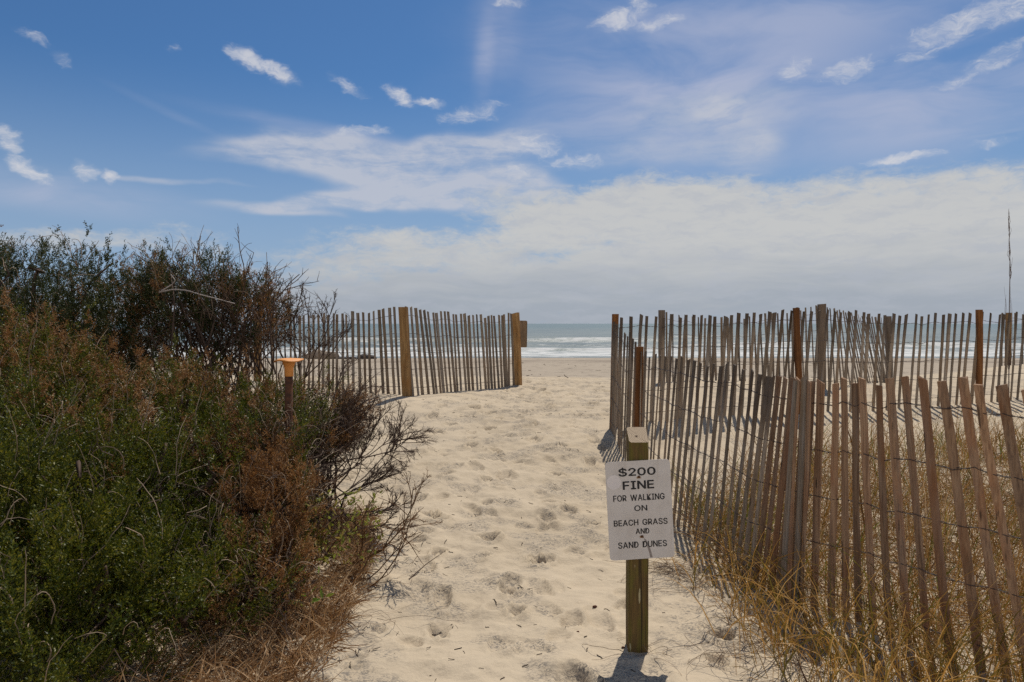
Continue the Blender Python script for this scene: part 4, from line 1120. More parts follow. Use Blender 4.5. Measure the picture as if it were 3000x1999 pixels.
    for (x, y) in ((431, 626), (463, 1228)):
        bx, bz = loc(x, y)
        decal('rust_stain', [(bx + (0.009 + 0.003 * math.sin(3 * a + x)) * math.cos(a), bz - 0.001 + (0.0085 + 0.003 * math.cos(2 * a)) * math.sin(a)) for a in np.linspace(0, 2 * np.pi, 18, endpoint=False)], m_rs, -0.0015)
        ang = np.linspace(0, 2 * np.pi, 8, endpoint=False)
        Vb = [(bx + rr * math.cos(a), bend(bx, bz) + yy, bz + rr * math.sin(a)) for rr, yy in ((0.0062, 0), (0.0062, -0.003), (0.004, -0.005)) for a in ang] + [(bx, bend(bx, bz) - 0.0055, bz)]
        Fb = [(r_ * 8 + i, r_ * 8 + (i + 1) % 8, (r_ + 1) * 8 + (i + 1) % 8, (r_ + 1) * 8 + i) for r_ in range(2) for i in range(8)]
        Fb += [(16 + i, 16 + (i + 1) % 8, 24, 24) for i in range(8)]
        Vq = place(np.array(Vb), roll, 0, c0)
        Fq = [f for f in Fb if len(set(f)) == 4]
        Fq += [(16, 17, 18, 19), (16, 19, 20, 23), (20, 21, 22, 23)]
        obj('bolt', Vq, np.array(Fq), m_rust, bo, origin=c0)


build_sign()


def build_back_sign():
    c = P(1195.5, 768, 11.98)
    root_y = c[1] + 0.06
    bend = lambda x, z: 0.002 * math.sin(x * 20)
    m = mat_wood('brown_board_back', (0.24, 0.175, 0.115), (0.17, 0.12, 0.075), (0.20, 0.13, 0.07), 0.3, 0.7)
    V, F = board(0.235, 0.455, 0.025, bend, 'sign_board', m, (c[0], root_y, c[2]), R(-0.8), None, thick=0.006)
    o = obj('sign_board', V, F, m, None, origin=(c[0], root_y, c[2]))
    tag(o, 'plain brown back of a sign fixed to the post at the fence gap', 'sign')


build_back_sign()


def lathe(profile, n, origin, warp=None):
    V = []
    for (r, z) in profile:
        for i in range(n):
            a = 2 * np.pi * i / n
            p = np.array((r * math.cos(a), r * math.sin(a), z))
            if warp:
                p = p + warp(p)
            V.append(p)
    F = []
    for k in range(len(profile) - 1):
        for i in range(n):
            F.append((k * n + i, k * n + (i + 1) % n, (k + 1) * n + (i + 1) % n, (k + 1) * n + i))
    return np.array(V) + np.asarray(origin), np.array(F)


PIPE = P(664, 865, 4.4)


def build_pipe():
    px, py = PIPE[0], PIPE[1]
    gz = float(ground(px, py)[0])
    root = tag(empty('standpipe', (px, py, gz)), 'thin dark rusty pipe with an orange funnel cap standing among the shrubs', 'pipe')
    zt = PIPE[2]
    m1 = mat_plain('dark_rusted_iron', (0.055, 0.026, 0.016), 0.8, 0.3, 0.4, 40, (0.13, 0.05, 0.022))
    V, F = lathe([(0.024, gz - 0.1 - gz), (0.024, zt - gz + 0.015), (0.019, zt - gz + 0.02)], 14, (px, py, gz))
    obj('pipe', V, F, m1, root, smooth=True)
    m2 = mat_plain('faded_orange_plastic', (0.72, 0.31, 0.085), 0.6, 0.3, 0.15, 14, (0.60, 0.235, 0.055), 0.05)

    def warp(p):
        r = math.hypot(p[0], p[1])
        k = max(0, (r - 0.035) / 0.055)
        x = p[0] / max(r, 1e-6)
        return np.array((0, 0, -0.018 * k ** 1.7 * max(0, -x) ** 1.5 - 0.006 * k * max(0, x) + 0.007 * math.sin(2.4 * math.atan2(p[1], p[0]) + 1) * k))
    prof = [(0.0255, 0.0), (0.0275, 0.002), (0.028, 0.05), (0.031, 0.064), (0.036, 0.074), (0.040, 0.088), (0.045, 0.094), (0.070, 0.100), (0.088, 0.1005),
            (0.0895, 0.1035), (0.088, 0.1065), (0.06, 0.110), (0.035, 0.112), (0.02, 0.113), (0.001, 0.113)]
    V, F = lathe(prof, 36, (px, py, zt), warp)
    obj('cap', V, F, m2, root, smooth=True)


build_pipe()

# ------------------------------------------------------------------ shrubs
GREEN = [(0.012, 0.022, 0.002), (0.036, 0.053, 0.003), (0.090, 0.100, 0.006), (0.19, 0.165, 0.014)]
M_JUN = mat_leaf('juniper_green', GREEN, 0.30, 0.5)
M_JUN_DARK = mat_leaf('juniper_dark_green', [(0.012, 0.020, 0.006), (0.024, 0.037, 0.009), (0.044, 0.060, 0.012), (0.095, 0.075, 0.025)], 0.25, 0.5)
M_DEAD = mat_leaf('dead_russet_leaf', [(0.085, 0.034, 0.010), (0.17, 0.068, 0.018), (0.26, 0.125, 0.038), (0.40, 0.26, 0.13)], 0.35, 0.75)
M_TWIG = mat_plain('grey_brown_twig', (0.10, 0.066, 0.048), 0.85, 0.2, 0.4, 12)
M_TWIG_PALE = mat_plain('pale_dry_twig', (0.33, 0.245, 0.17), 0.8, 0.2, 0.45, 9)
M_TWIG_DARK = mat_plain('dark_bare_twig', (0.115, 0.074, 0.053), 0.85, 0.2, 0.4, 12)
M_BARK_WHITE = mat_plain('bleached_bark', (0.44, 0.38, 0.34), 0.8, 0.2, 0.3, 20)


def W(x, y, zrel):
    return np.array((x, y, CAMZ + zrel))


def lobe_points(lobes, n, r, shell=0.30, up=0.0):
    """points near the surface of bumpy lobes, with outward directions"""
    vol = np.array([(l[3] * l[4] + l[4] * l[5] + l[3] * l[5]) for l in lobes])
    idx = r.choice(len(lobes), n, p=vol / vol.sum())
    L = np.array(lobes)[idx]
    d = unit(r.normal(size=(n, 3)))
    d[:, 2] = np.where(r.random(n) < up, np.abs(d[:, 2]), d[:, 2])
    az = np.arctan2(d[:, 0], d[:, 1])
    bump = 0.80 + 0.42 * vn(az * 1.9 + idx * 7, d[:, 2] * 2.6 + idx * 3, 1.0, 3)
    rad = (1 - shell * r.random(n) ** 1.3) * bump
    p = L[:, :3] + np.array((0, 0, CAMZ)) + d * L[:, 3:6] * rad[:, None]
    return p, unit(d / L[:, 3:6]), idx


def keep(p, *arrs, margin=0.0):
    g = ground_base(p[:, 0], p[:, 1])
    k = p[:, 2] > g + margin
    # clearance in front of the standpipe
    k &= ~((np.abs(p[:, 0] - PIPE[0] * p[:, 1] / PIPE[1]) < 0.075 * p[:, 1] / PIPE[1]) & (p[:, 1] < PIPE[1] + 0.08) & (p[:, 2] > PIPE[2] - 0.10) & (p[:, 2] < PIPE[2] + 0.2))
    return (p[k],) + tuple(a[k] for a in arrs)


def sprigs(p, d, r, leaves=12, length=(0.05, 0.10), leaf=(0.012, 0.018), wid=0.0045, spread=0.75, curl=0.0):
    """scale-leaved shoots: triangles spiralling round a short stem"""
    n = len(p)
    Ls = r.uniform(*length, n)
    d = unit(d + r.normal(size=(n, 3)) * 0.28)
    a = unit(np.cross(d, unit(r.normal(size=(n, 3)))))
    b = np.cross(d, a)
    t = (np.arange(leaves) + 0.5) / leaves
    ph = t[None] * 15.7 + r.random((n, 1)) * 6.28
    base = p[:, None] + d[:, None] * (Ls[:, None] * t[None])[:, :, None]
    side = a[:, None] * np.cos(ph)[..., None] + b[:, None] * np.sin(ph)[..., None]
    dirn = unit(d[:, None] * 1.0 + side * spread + r.normal(size=(n, leaves, 3)) * 0.16)
    ll = r.uniform(*leaf, (n, leaves, 1)) * (1.15 - 0.5 * t[None, :, None])
    wv = unit(np.cross(dirn, r.normal(size=(n, leaves, 3)))) * wid * 0.5
    tip = base + dirn * ll
    midp = base + dirn * ll * 0.45
    V = np.stack([base, midp + wv, tip, midp - wv], 2).reshape(-1, 3)
    F = np.arange(len(V)).reshape(-1, 4)
    return V, F


def clumps(p, d, r, per, spread):
    n = len(p)
    P_ = np.repeat(p, per, 0) + r.normal(size=(n * per, 3)) * spread
    D_ = unit(np.repeat(d, per, 0) + np.array((0, 0, 0.55)) + r.normal(size=(n * per, 3)) * 0.35)
    return P_, D_


def plumes(p, d, r, per, length=(0.14, 0.30), rad=0.034, up=0.9):
    """upright feathery shoots: sprig feet set round an axis, wide at the foot, narrow at the tip"""
    n = len(p)
    ax = unit(d * 0.55 + np.array((0, 0, up)) + r.normal(size=(n, 3)) * 0.24)
    L = r.uniform(*length, n)
    t = r.random((n, per)) ** 0.9
    side = unit(np.cross(ax[:, None], r.normal(size=(n, per, 3))))
    bend = unit(r.normal(size=(n, 1, 3)))
    P_ = p[:, None] + ax[:, None] * (L[:, None] * (t - 0.35))[..., None] + side * (rad * (1.1 - t) * r.random((n, per)) ** 0.5)[..., None] + bend * (0.22 * L[:, None] * t ** 2)[..., None]
    D_ = unit(ax[:, None] * (0.6 + t[..., None]) + side * 0.55)
    return P_.reshape(-1, 3), D_.reshape(-1, 3)


def curls(p, d, r, length=(0.10, 0.30), rad=0.0022, hook=0.55, K=9):
    """thin dry shoots, upright and then hooking over"""
    n = len(p)
    L = r.uniform(*length, n)
    dirv = unit(d * 0.45 + np.array((0, 0, 1.0)) + r.normal(size=(n, 3)) * 0.30)
    bendax = unit(np.cross(dirv, unit(r.normal(size=(n, 3)) * (1, 1, 0.2))))
    hk = np.where(r.random(n) < hook, r.uniform(1.2, 3.6, n), r.uniform(0, 0.5, n))
    pts = [p]
    cur = dirv
    for k in range(1, K):
        f = (k / (K - 1)) ** 2.2
        step = hk * (f - ((k - 1) / (K - 1)) ** 2.2)
        c, s = np.cos(step)[:, None], np.sin(step)[:, None]
        cur = unit(cur * c + np.cross(bendax, cur) * s + r.normal(size=(n, 3)) * 0.15)
        pts.append(pts[-1] + cur * (L / (K - 1))[:, None])
    Lp = np.stack(pts, 1)
    rr = np.linspace(1.0, 0.45, K)[None] * rad * r.uniform(0.7, 1.4, (n, 1))
    return Lp, rr


def wiggly(a, b, r, K=8, amp=0.12, sag=0.0):
    """crooked branches from a to b"""
    n = len(a)
    t = np.linspace(0, 1, K)[None, :, None]
    L = a[:, None] * (1 - t) + b[:, None] * t
    D = np.linalg.norm(b - a, axis=1)[:, None, None]
    w = np.cumsum(r.normal(size=(n, K, 3)), 1)
    w = w - w[:, :1] * (1 - t) - w[:, -1:] * t
    L = L + w * D * amp / math.sqrt(K)
    L[..., 2] += (4 * t * (1 - t))[..., 0] * sag * D[..., 0]
    return L


def twig_bush(root_pts, r, depth=3, K=7, spread=0.5, n_child=(3, 5), shrink=0.62, up=0.25, rad0=0.006, minr=0.0012):
    """limbs given as polylines; side twigs grown from them recursively"""
    out = []
    level = [(np.asarray(L, float), rad0) for L in root_pts]
    for dpt in range(depth + 1):
        nxt = []
        for L, ra in level:
            ts = np.linspace(0, 1, len(L))
            tt = np.linspace(0, 1, K)
            Lr = np.stack([np.interp(tt, ts, L[:, c]) for c in range(3)], -1)
            if dpt == 0 and len(L) < K:
                Lr[1:-1] += r.normal(size=(K - 2, 3)) * 0.008
            out.append((Lr, np.linspace(ra, ra * 0.5, K)))
            if dpt == depth:
                continue
            length = np.linalg.norm(np.diff(Lr, axis=0), axis=1).sum()
            for _ in range(r.integers(*n_child) + (3 if dpt == 0 else 0)):
                t = r.uniform(0.2, 1.0)
                k = min(int(t * (K - 1)), K - 2)
                f = t * (K - 1) - k
                b = Lr[k] * (1 - f) + Lr[k + 1] * f
                dr = unit(Lr[k + 1] - Lr[k])
                nd = unit(dr + r.normal(size=3) * spread + np.array((0, 0, up)))
                ll = length * shrink * r.uniform(0.45, 1.0) * (1.15 - 0.5 * t)
                pts = [b]
                cu = nd
                bend = r.normal(size=3) * 0.16
                for q in range(K - 1):
                    cu = unit(cu + bend / (K / 4) + r.normal(size=3) * 0.09 + np.array((0, 0, up * 0.10)))
                    pts.append(pts[-1] + cu * ll / (K - 1))
                nxt.append((np.array(pts), max(minr, ra * 0.58)))
        level = nxt
    L = np.stack([o[0] for o in out])
    rr = np.stack([o[1] for o in out])
    return L, rr


def above_ground(L, off=0.004):
    sh = L.shape
    g = ground_base(L[..., 0].ravel(), L[..., 1].ravel()).reshape(sh[:-1])
    L[..., 2] = np.maximum(L[..., 2], g + off)
    return L


def shrub(name, label, lobes, base, n_green, n_dead, n_curl, n_branch, seed, mat_g, per=20, spread=0.05, dead_bias=0.0, curl_up=1.0, trunk_r=0.02,
          twigs=0, leafkw=None, shell=0.34, curl_len=(0.10, 0.30), green_mask=None, gap=0.28, curl_rad=0.0022, plume=(0.14, 0.30)):
    r = np.random.default_rng(seed)
    gz = float(ground_base(base[0], base[1])[0])
    root = tag(empty(name, (base[0], base[1], gz)), label, 'shrub', 'evergreen and dry shrubs left of the path')
    kw = dict(leaves=12, length=(0.05, 0.10), leaf=(0.013, 0.020), wid=0.0055)
    kw.update(leafkw or {})
    if n_green:
        p, d, _ = lobe_points(lobes, n_green, r, shell, 0.35)
        p, d = keep(p, d)
        k = vn(p[:, 0] * 1.0 + p[:, 2] * 0.6, p[:, 1] * 0.7 + p[:, 2], 3.1, 17) > gap
        p, d = p[k], d[k]
        if green_mask is not None:
            k = green_mask(p)
            p, d = p[k], d[k]
        pp, dd = plumes(p, d, r, per, plume, spread)
        pp, dd = keep(pp, dd)
        V, F = sprigs(pp, dd, r, **kw)
        obj('foliage', V, F, mat_g, root)
    if n_dead:
        p, d, _ = lobe_points(lobes, n_dead * 3, r, 0.22, 0.4)
        p, d = keep(p, d)
        q = vn(p[:, 0] * 1.0 + p[:, 1] * 0.6, p[:, 2] * 1.4, 2.6, 8) + dead_bias * (p[:, 1] - 3.6)
        k = np.argsort(-(q + 0.95 * r.random(len(q))))[:n_dead]
        p, d = p[k], d[k]
        pp, dd = plumes(p, d, r, per, plume, spread)
        pp, dd = keep(pp, dd)
        V, F = sprigs(pp, dd, r, leaves=9, length=(0.03, 0.07), leaf=(0.014, 0.024), wid=0.0050, spread=0.8)
        obj('dead_foliage', V, F, M_DEAD, root)
    if n_curl:
        p, d, _ = lobe_points(lobes, n_curl, r, 0.12, curl_up)
        p, d = keep(p, d)
        L, rr = curls(p, d, r, curl_len, curl_rad)
        V, F = tubes(L, rr, 3)
        obj('dry_shoots', V, F, M_TWIG_PALE, root)  # bare dry shoots as thin tubes, no leaves on them
    if n_branch:
        b, _, _ = lobe_points(lobes, n_branch, r, 0.45, 0.3)
        (b,) = keep(b)
        n = len(b)
        a = np.array((base[0], base[1], gz)) + r.normal(size=(n, 3)) * (0.22, 0.22, 0.02)
        a[:, :2] = a[:, :2] * 0.6 + b[:, :2] * 0.4
        a[:, 2] = ground_base(a[:, 0], a[:, 1]) - 0.03
        L = wiggly(a, b, r, 9, 0.16, 0.05)
        rr = np.linspace(1, 0.3, 9)[None] * trunk_r * r.uniform(0.35, 1.0, (n, 1))
        V, F = tubes(L, rr, 4)
        obj('branches', V, F, M_TWIG, root, smooth=True)
    if twigs:
        b, d, _ = lobe_points(lobes, twigs, r, 0.6, 0.1)
        b, d = keep(b, d)
        n = len(b)
        e = b + unit(d + r.normal(size=(n, 3)) * 0.7 + np.array((0, 0, 0.3))) * r.uniform(0.08, 0.26, (n, 1))
        L = wiggly(b, e, r, 6, 0.3)
        V, F = tubes(L, np.linspace(1, 0.5, 6)[None] * r.uniform(0.0014, 0.0032, (n, 1)), 3)
        obj('twig_clumps', V, F, M_TWIG, root)
    return root


# lobes: x, y, z relative to the camera, three radii
LA = [(-4.25, 6.3, -0.05, 1.15, 0.8, 0.72), (-3.45, 6.1, -0.02, 0.50, 0.5, 0.46), (-5.2, 6.6, 0.0, 0.9, 0.8, 0.75), (-4.0, 6.0, -0.45, 1.2, 0.7, 0.55)]
shrub('juniper_shrub', 'tallest dark juniper shrub rising against the sky at the left edge', LA, (-4.2, 6.4), 1150, 200, 260, 70, 101, M_JUN_DARK, per=20, spread=0.045, plume=(0.20, 0.42), shell=0.5, curl_len=(0.14, 0.42), curl_rad=0.0034, trunk_r=0.035, twigs=500,
      leafkw=dict(leaves=11, length=(0.04, 0.09), leaf=(0.016, 0.028), wid=0.0075))
LB = [(-2.72, 6.0, 0.17, 0.42, 0.4, 0.32), (-2.30, 6.0, 0.02, 0.36, 0.35, 0.28)]
rb = shrub('juniper_shrub', 'smaller juniper crown held up on bare see-through stems beside the tallest shrub', LB, (-2.4, 5.9), 190, 110, 150, 90, 102, M_JUN_DARK, curl_len=(0.12, 0.40), curl_rad=0.0034, per=20, spread=0.042, plume=(0.18, 0.36), trunk_r=0.016, twigs=500,
           leafkw=dict(leaves=11, length=(0.04, 0.09), leaf=(0.016, 0.026), wid=0.007))
LC = [(-2.45, 4.75, -0.92, 1.08, 0.72, 0.58), (-3.35, 4.5, -0.70, 0.85, 0.8, 0.66), (-1.95, 3.8, -1.04, 0.60, 0.66, 0.52), (-2.40, 3.05, -1.08, 0.92, 0.58, 0.56), (-2.9, 3.7, -0.95, 0.8, 0.7, 0.60),
      (-1.75, 2.85, -1.22, 0.46, 0.42, 0.36), (-2.1, 2.45, -1.25, 0.6, 0.36, 0.36), (-1.62, 3.3, -1.2, 0.36, 0.4, 0.34)]
shrub('juniper_shrub', 'broad low green juniper mass filling the lower left foreground', LC, (-2.3, 3.9), 2900, 620, 520, 120, 103, M_JUN, per=24, spread=0.040, dead_bias=0.55, gap=0.30, shell=0.5, plume=(0.16, 0.32), trunk_r=0.028, twigs=900, curl_len=(0.12, 0.36), curl_rad=0.0024,
      leafkw=dict(leaves=11, length=(0.035, 0.08), leaf=(0.013, 0.021), wid=0.0060))
LD = [(-1.50, 4.6, -0.90, 0.30, 0.4, 0.44), (-1.5, 5.2, -0.70, 0.45, 0.4, 0.22), (-1.30, 3.85, -1.15, 0.27, 0.40, 0.32), (-1.36, 5.0, -0.80, 0.24, 0.3, 0.20), (-1.22, 3.35, -1.28, 0.24, 0.3, 0.2), (-1.32, 4.12, -0.92, 0.20, 0.16, 0.32)]
shrub('dry_shrub', 'rust brown half dead shrub around the orange capped pipe', LD, (-1.3, 4.6), 170, 430, 380, 120, 104, M_JUN, per=20, spread=0.035, plume=(0.14, 0.28), trunk_r=0.012, twigs=1500)


def wire_parts(root, name, L, rr, mat, S=3):
    V, F = tubes(above_ground(L), rr, S)
    return obj(name, V, F, mat, root)


# bare stems under the small crown, and the bleached branch lying across it
r = np.random.default_rng(301)
st = []
for k in range(26):
    a = P(r.uniform(430, 640), 860, 6.0 + r.normal() * 0.15)
    b = P(r.uniform(330, 690), r.uniform(600, 720), 6.0 + r.normal() * 0.25)
    st.append(wiggly(a[None], b[None], r, 6, 0.18)[0])
L, rr = twig_bush(st, r, 2, 7, 0.6, (4, 7), 0.55, 0.2, 0.008, 0.0024)
wire_parts(rb, 'bare_stems', L, rr, M_TWIG_DARK)
L = np.stack([np.interp(np.linspace(0, 1, 12), np.linspace(0, 1, 6), np.array([P(*q)[c] for q in ((366, 672, 5.6), (400, 665, 5.55), (432, 668, 5.5), (455, 676, 5.5), (495, 686, 5.5), (540, 698, 5.5))])) for c in range(3)], -1)[None]
L2 = np.stack([np.interp(np.linspace(0, 1, 12), np.linspace(0, 1, 4), np.array([P(*q)[c] for q in ((366, 672, 5.6), (395, 655, 5.55), (403, 645, 5.5), (392, 630, 5.5))])) for c in range(3)], -1)[None]
V, F = tubes(np.concatenate([L, L2]), np.linspace(0.006, 0.0035, 12)[None], 5)
V4, F4 = V, F
obj('bleached_branch', V4, F4, M_BARK_WHITE, rb, smooth=True)

# tall thin dry bush whose twigs stand in front of the left fence
r = np.random.default_rng(302)
root = tag(empty('bare_bush', tuple(W(-1.9, 6.3, -1.2))), 'tangled leafless bush standing in front of the left end of the far left fence', 'shrub', 'evergreen and dry shrubs left of the path')
limbs = []
for (q0, q1, q2) in (((700, 870, 6.3), (735, 790, 6.3), (772, 690, 6.3)), ((700, 870, 6.3), (720, 780, 6.2), (700, 690, 6.2)), ((690, 870, 6.3), (670, 790, 6.2), (640, 670, 6.2)),
                     ((670, 870, 6.3), (630, 780, 6.2), (600, 660, 6.2)), ((700, 870, 6.3), (760, 810, 6.2), (800, 760, 6.2)), ((690, 880, 6.1), (690, 800, 6.1), (662, 700, 6.1)), ((730, 880, 6.1), (750, 780, 6.1), (738, 720, 6.1))):
    limbs.append(np.array([P(*q0), P(*q1), P(*q2)]))
L, rr = twig_bush(limbs, r, 3, 7, 0.5, (4, 7), 0.55, 0.15, 0.0068, 0.0016)
wire_parts(root, 'branches', L, rr, M_TWIG_DARK)

# leafless bush fanning out over the path
r = np.random.default_rng(303)
root = tag(empty('bare_bush', tuple(W(-1.2, 4.5, -1.42))), 'leafless dark twigged bush fanning right over the sand path', 'shrub', 'evergreen and dry shrubs left of the path')
limbs = [np.array([P(*q) for q in s]) for s in (
    ((690, 1190, 4.5), (735, 1128, 4.6), (819, 1070, 4.8), (850, 1015, 4.9), (873, 965, 5.0)),
    ((690, 1200, 4.5), (765, 1169, 4.6), (812, 1125, 4.7), (860, 1110, 4.75), (925, 1085, 4.8)),
    ((700, 1220, 4.4), (790, 1180, 4.5), (850, 1185, 4.5), (905, 1160, 4.5)),
    ((690, 1180, 4.6), (750, 1090, 4.7), (790, 1010, 4.9), (800, 960, 5.0)),
    ((680, 1160, 4.7), (730, 1060, 4.8), (740, 980, 5.0), (770, 925, 5.1)),
    ((690, 1170, 4.6), (780, 1100, 4.7), (840, 1050, 4.8), (915, 1010, 4.9)),
    ((690, 1150, 4.7), (760, 1040, 4.9), (830, 960, 5.0)), ((690, 1120, 4.7), (760, 990, 4.9), (850, 915, 5.0)), ((690, 1100, 4.8), (770, 960, 5.0), (845, 885, 5.1)), ((700, 1160, 4.6), (800, 1060, 4.8), (900, 1040, 4.9), (935, 1010, 4.9)), ((690, 1130, 4.7), (740, 1010, 4.8), (775, 880, 5.0)), ((700, 1190, 4.5), (800, 1130, 4.6), (880, 1060, 4.7), (925, 990, 4.8)),
    ((700, 1240, 4.3), (770, 1230, 4.35), (830, 1215, 4.4), (900, 1205, 4.4)))]
L, rr = twig_bush(limbs, r, 3, 7, 0.42, (5, 9), 0.58, 0.10, 0.0065, 0.0012)
wire_parts(root, 'branches', L, rr, M_TWIG_DARK)

# low scrub at its foot, with a few live leaves
r = np.random.default_rng(304)
root = tag(empty('leafy_plant', tuple(W(-1.0, 4.0, -1.42))), 'low scrubby plant with yellow green leaves and brown arching stems at the path edge', 'plant')
limbs = [np.array([P(*q) for q in s]) for s in (
    ((760, 1300, 4.0), (850, 1290, 4.0), (927, 1215, 4.0), (944, 1165, 4.0), (957, 1130, 4.0)), ((790, 1310, 4.0), (880, 1260, 4.0), (940, 1180, 4.0), (950, 1120, 4.05)),
    ((760, 1320, 3.95), (820, 1290, 4.0), (835, 1210, 4.0), (850, 1150, 4.05)), ((740, 1300, 4.0), (770, 1240, 4.0), (790, 1180, 4.05), (800, 1150, 4.1)),
    ((780, 1330, 3.9), (840, 1330, 3.9), (900, 1280, 3.9), (935, 1230, 3.9)), ((850, 1360, 3.85), (880, 1330, 3.85), (940, 1240, 3.9), (925, 1190, 3.9)),
    ((720, 1300, 3.95), (740, 1240, 4.0), (745, 1180, 4.0)), ((800, 1360, 3.8), (840, 1300, 3.85), (880, 1220, 3.95)))]
L, rr = twig_bush(limbs, r, 3, 7, 0.55, (3, 5), 0.5, 0.12, 0.0055, 0.0013)
wire_parts(root, 'stems', L, rr, mat_plain('orange_brown_stem', (0.17, 0.085, 0.035), 0.8, 0.2, 0.45, 14))


def leaves(pts, dirs, r, ln=(0.025, 0.05), wf=0.36):
    n = len(pts)
    l = r.uniform(*ln, n)[:, None]
    d = unit(dirs)
    s = unit(np.cross(d, unit(r.normal(size=(n, 3)))))
    nn = np.cross(d, s)
    w = l * wf * 0.5
    V = np.stack([pts, pts + d * l * 0.35 + s * w + nn * l * 0.06, pts + d * l * 0.75 + s * w * 0.7 + nn * l * 0.06, pts + d * l,
                  pts + d * l * 0.75 - s * w * 0.7 + nn * l * 0.06, pts + d * l * 0.35 - s * w + nn * l * 0.06], 1).reshape(-1, 3)
    b = np.arange(n)[:, None] * 6
    F = np.concatenate([b + np.array((0, 1, 2, 3)), b + np.array((0, 3, 4, 5))])
    return V, F


pl = np.array([P(r.uniform(700, 880), 1130 + 170 * r.random(), 4.0 + 0.12 * r.normal()) for _ in range(260)])
k = (np.abs(pl[:, 0] + 0.98) < 0.35)
pl = pl[k]
V, F = leaves(pl, r.normal(size=(len(pl), 3)) * 0.7 + np.array((0, 0, 0.35)), r)
obj('leaves', V, F, mat_leaf('yellow_green_leaf', [(0.13, 0.12, 0.02), (0.20, 0.21, 0.03), (0.26, 0.29, 0.05), (0.36, 0.24, 0.06)], 0.45, 0.5), root)
root = tag(empty('seedling', tuple(W(-0.99, 3.35, -1.43))), 'small bright green broad leaved seedling in the brown litter', 'plant')
q = np.array([P(690 + 26 * r.normal(), 1365 + 26 * r.normal(), 3.4 + 0.03 * r.normal()) for _ in range(26)])
V, F = leaves(q, r.normal(size=(26, 3)) + np.array((0, 0, 0.6)), r, (0.035, 0.06), 0.36)
obj('leaves', V, F, mat_leaf('fresh_green_leaf', [(0.10, 0.17, 0.02), (0.17, 0.25, 0.03), (0.30, 0.30, 0.04)], 0.45, 0.4), root)
L = np.stack([np.linspace(W(-0.99, 3.36, -1.46), qq, 5) for qq in q[:12]])
V, F = tubes(L, np.full((12, 5), 0.0015), 3)
obj('stem', V, F, M_TWIG, root)

# ------------------------------------------------------------------ litter and grass (nobody could count it)
M_STRAW = mat_leaf('dry_straw', [(0.10, 0.05, 0.022), (0.24, 0.118, 0.04), (0.38, 0.225, 0.10), (0.50, 0.37, 0.23)], 0.22, 0.7)
M_GRASS = mat_leaf('beach_grass', [(0.075, 0.085, 0.015), (0.19, 0.105, 0.025), (0.33, 0.165, 0.042), (0.45, 0.30, 0.14)], 0.30, 0.6)
M_GREEN_GRASS = mat_leaf('fresh_beach_grass', [(0.04, 0.06, 0.008), (0.09, 0.11, 0.014), (0.17, 0.17, 0.02), (0.30, 0.24, 0.04)], 0.35, 0.5)
M_GRASS2 = mat_leaf('green_grass', [(0.060, 0.075, 0.010), (0.19, 0.125, 0.020), (0.40, 0.205, 0.045), (0.55, 0.35, 0.13)], 0.35, 0.5)


def grass(p, r, length, lean, width, K=6, droop=1.0, wind=(0, 0), flat=0.0):
    n = len(p)
    L = r.uniform(*length, n) * (0.7 + 0.5 * r.random(n))
    az = r.random(n) * 6.28
    ln = np.abs(r.normal(size=n)) * lean
    h = np.stack([np.cos(az), np.sin(az), np.zeros(n)], -1)
    h = unit(h + np.array((wind[0], wind[1], 0)))
    th = ln + flat * r.random(n)
    pts = [p]
    dr = r.uniform(0.2, 1.5, n) * droop
    for k in range(1, K):
        f = k / (K - 1)
        t = np.minimum(th + dr * f ** 1.6, 2.6)
        d = h * np.sin(t)[:, None] + np.array((0, 0, 1.0)) * np.cos(t)[:, None] + r.normal(size=(n, 3)) * 0.05
        pts.append(pts[-1] + unit(d) * (L / (K - 1))[:, None])
    C = above_ground(np.stack(pts, 1), 0.003)
    w = np.array([0.8, 1.0, 0.95, 0.8, 0.55, 0.12])[None, :K] * r.uniform(*width, (n, 1))
    return ribbons(C, w, unit(np.cross(h, np.array((0, 0, 1.0))) * 0.6 + r.normal(size=(n, 3)) * 0.5 + np.array((0, -0.8, 0))))


r1B = run_points(FENCE_R1)[0]


def fence_x(y):
    o = np.argsort(r1B[:, 1])
    return np.interp(y, r1B[o, 1], r1B[o, 0])


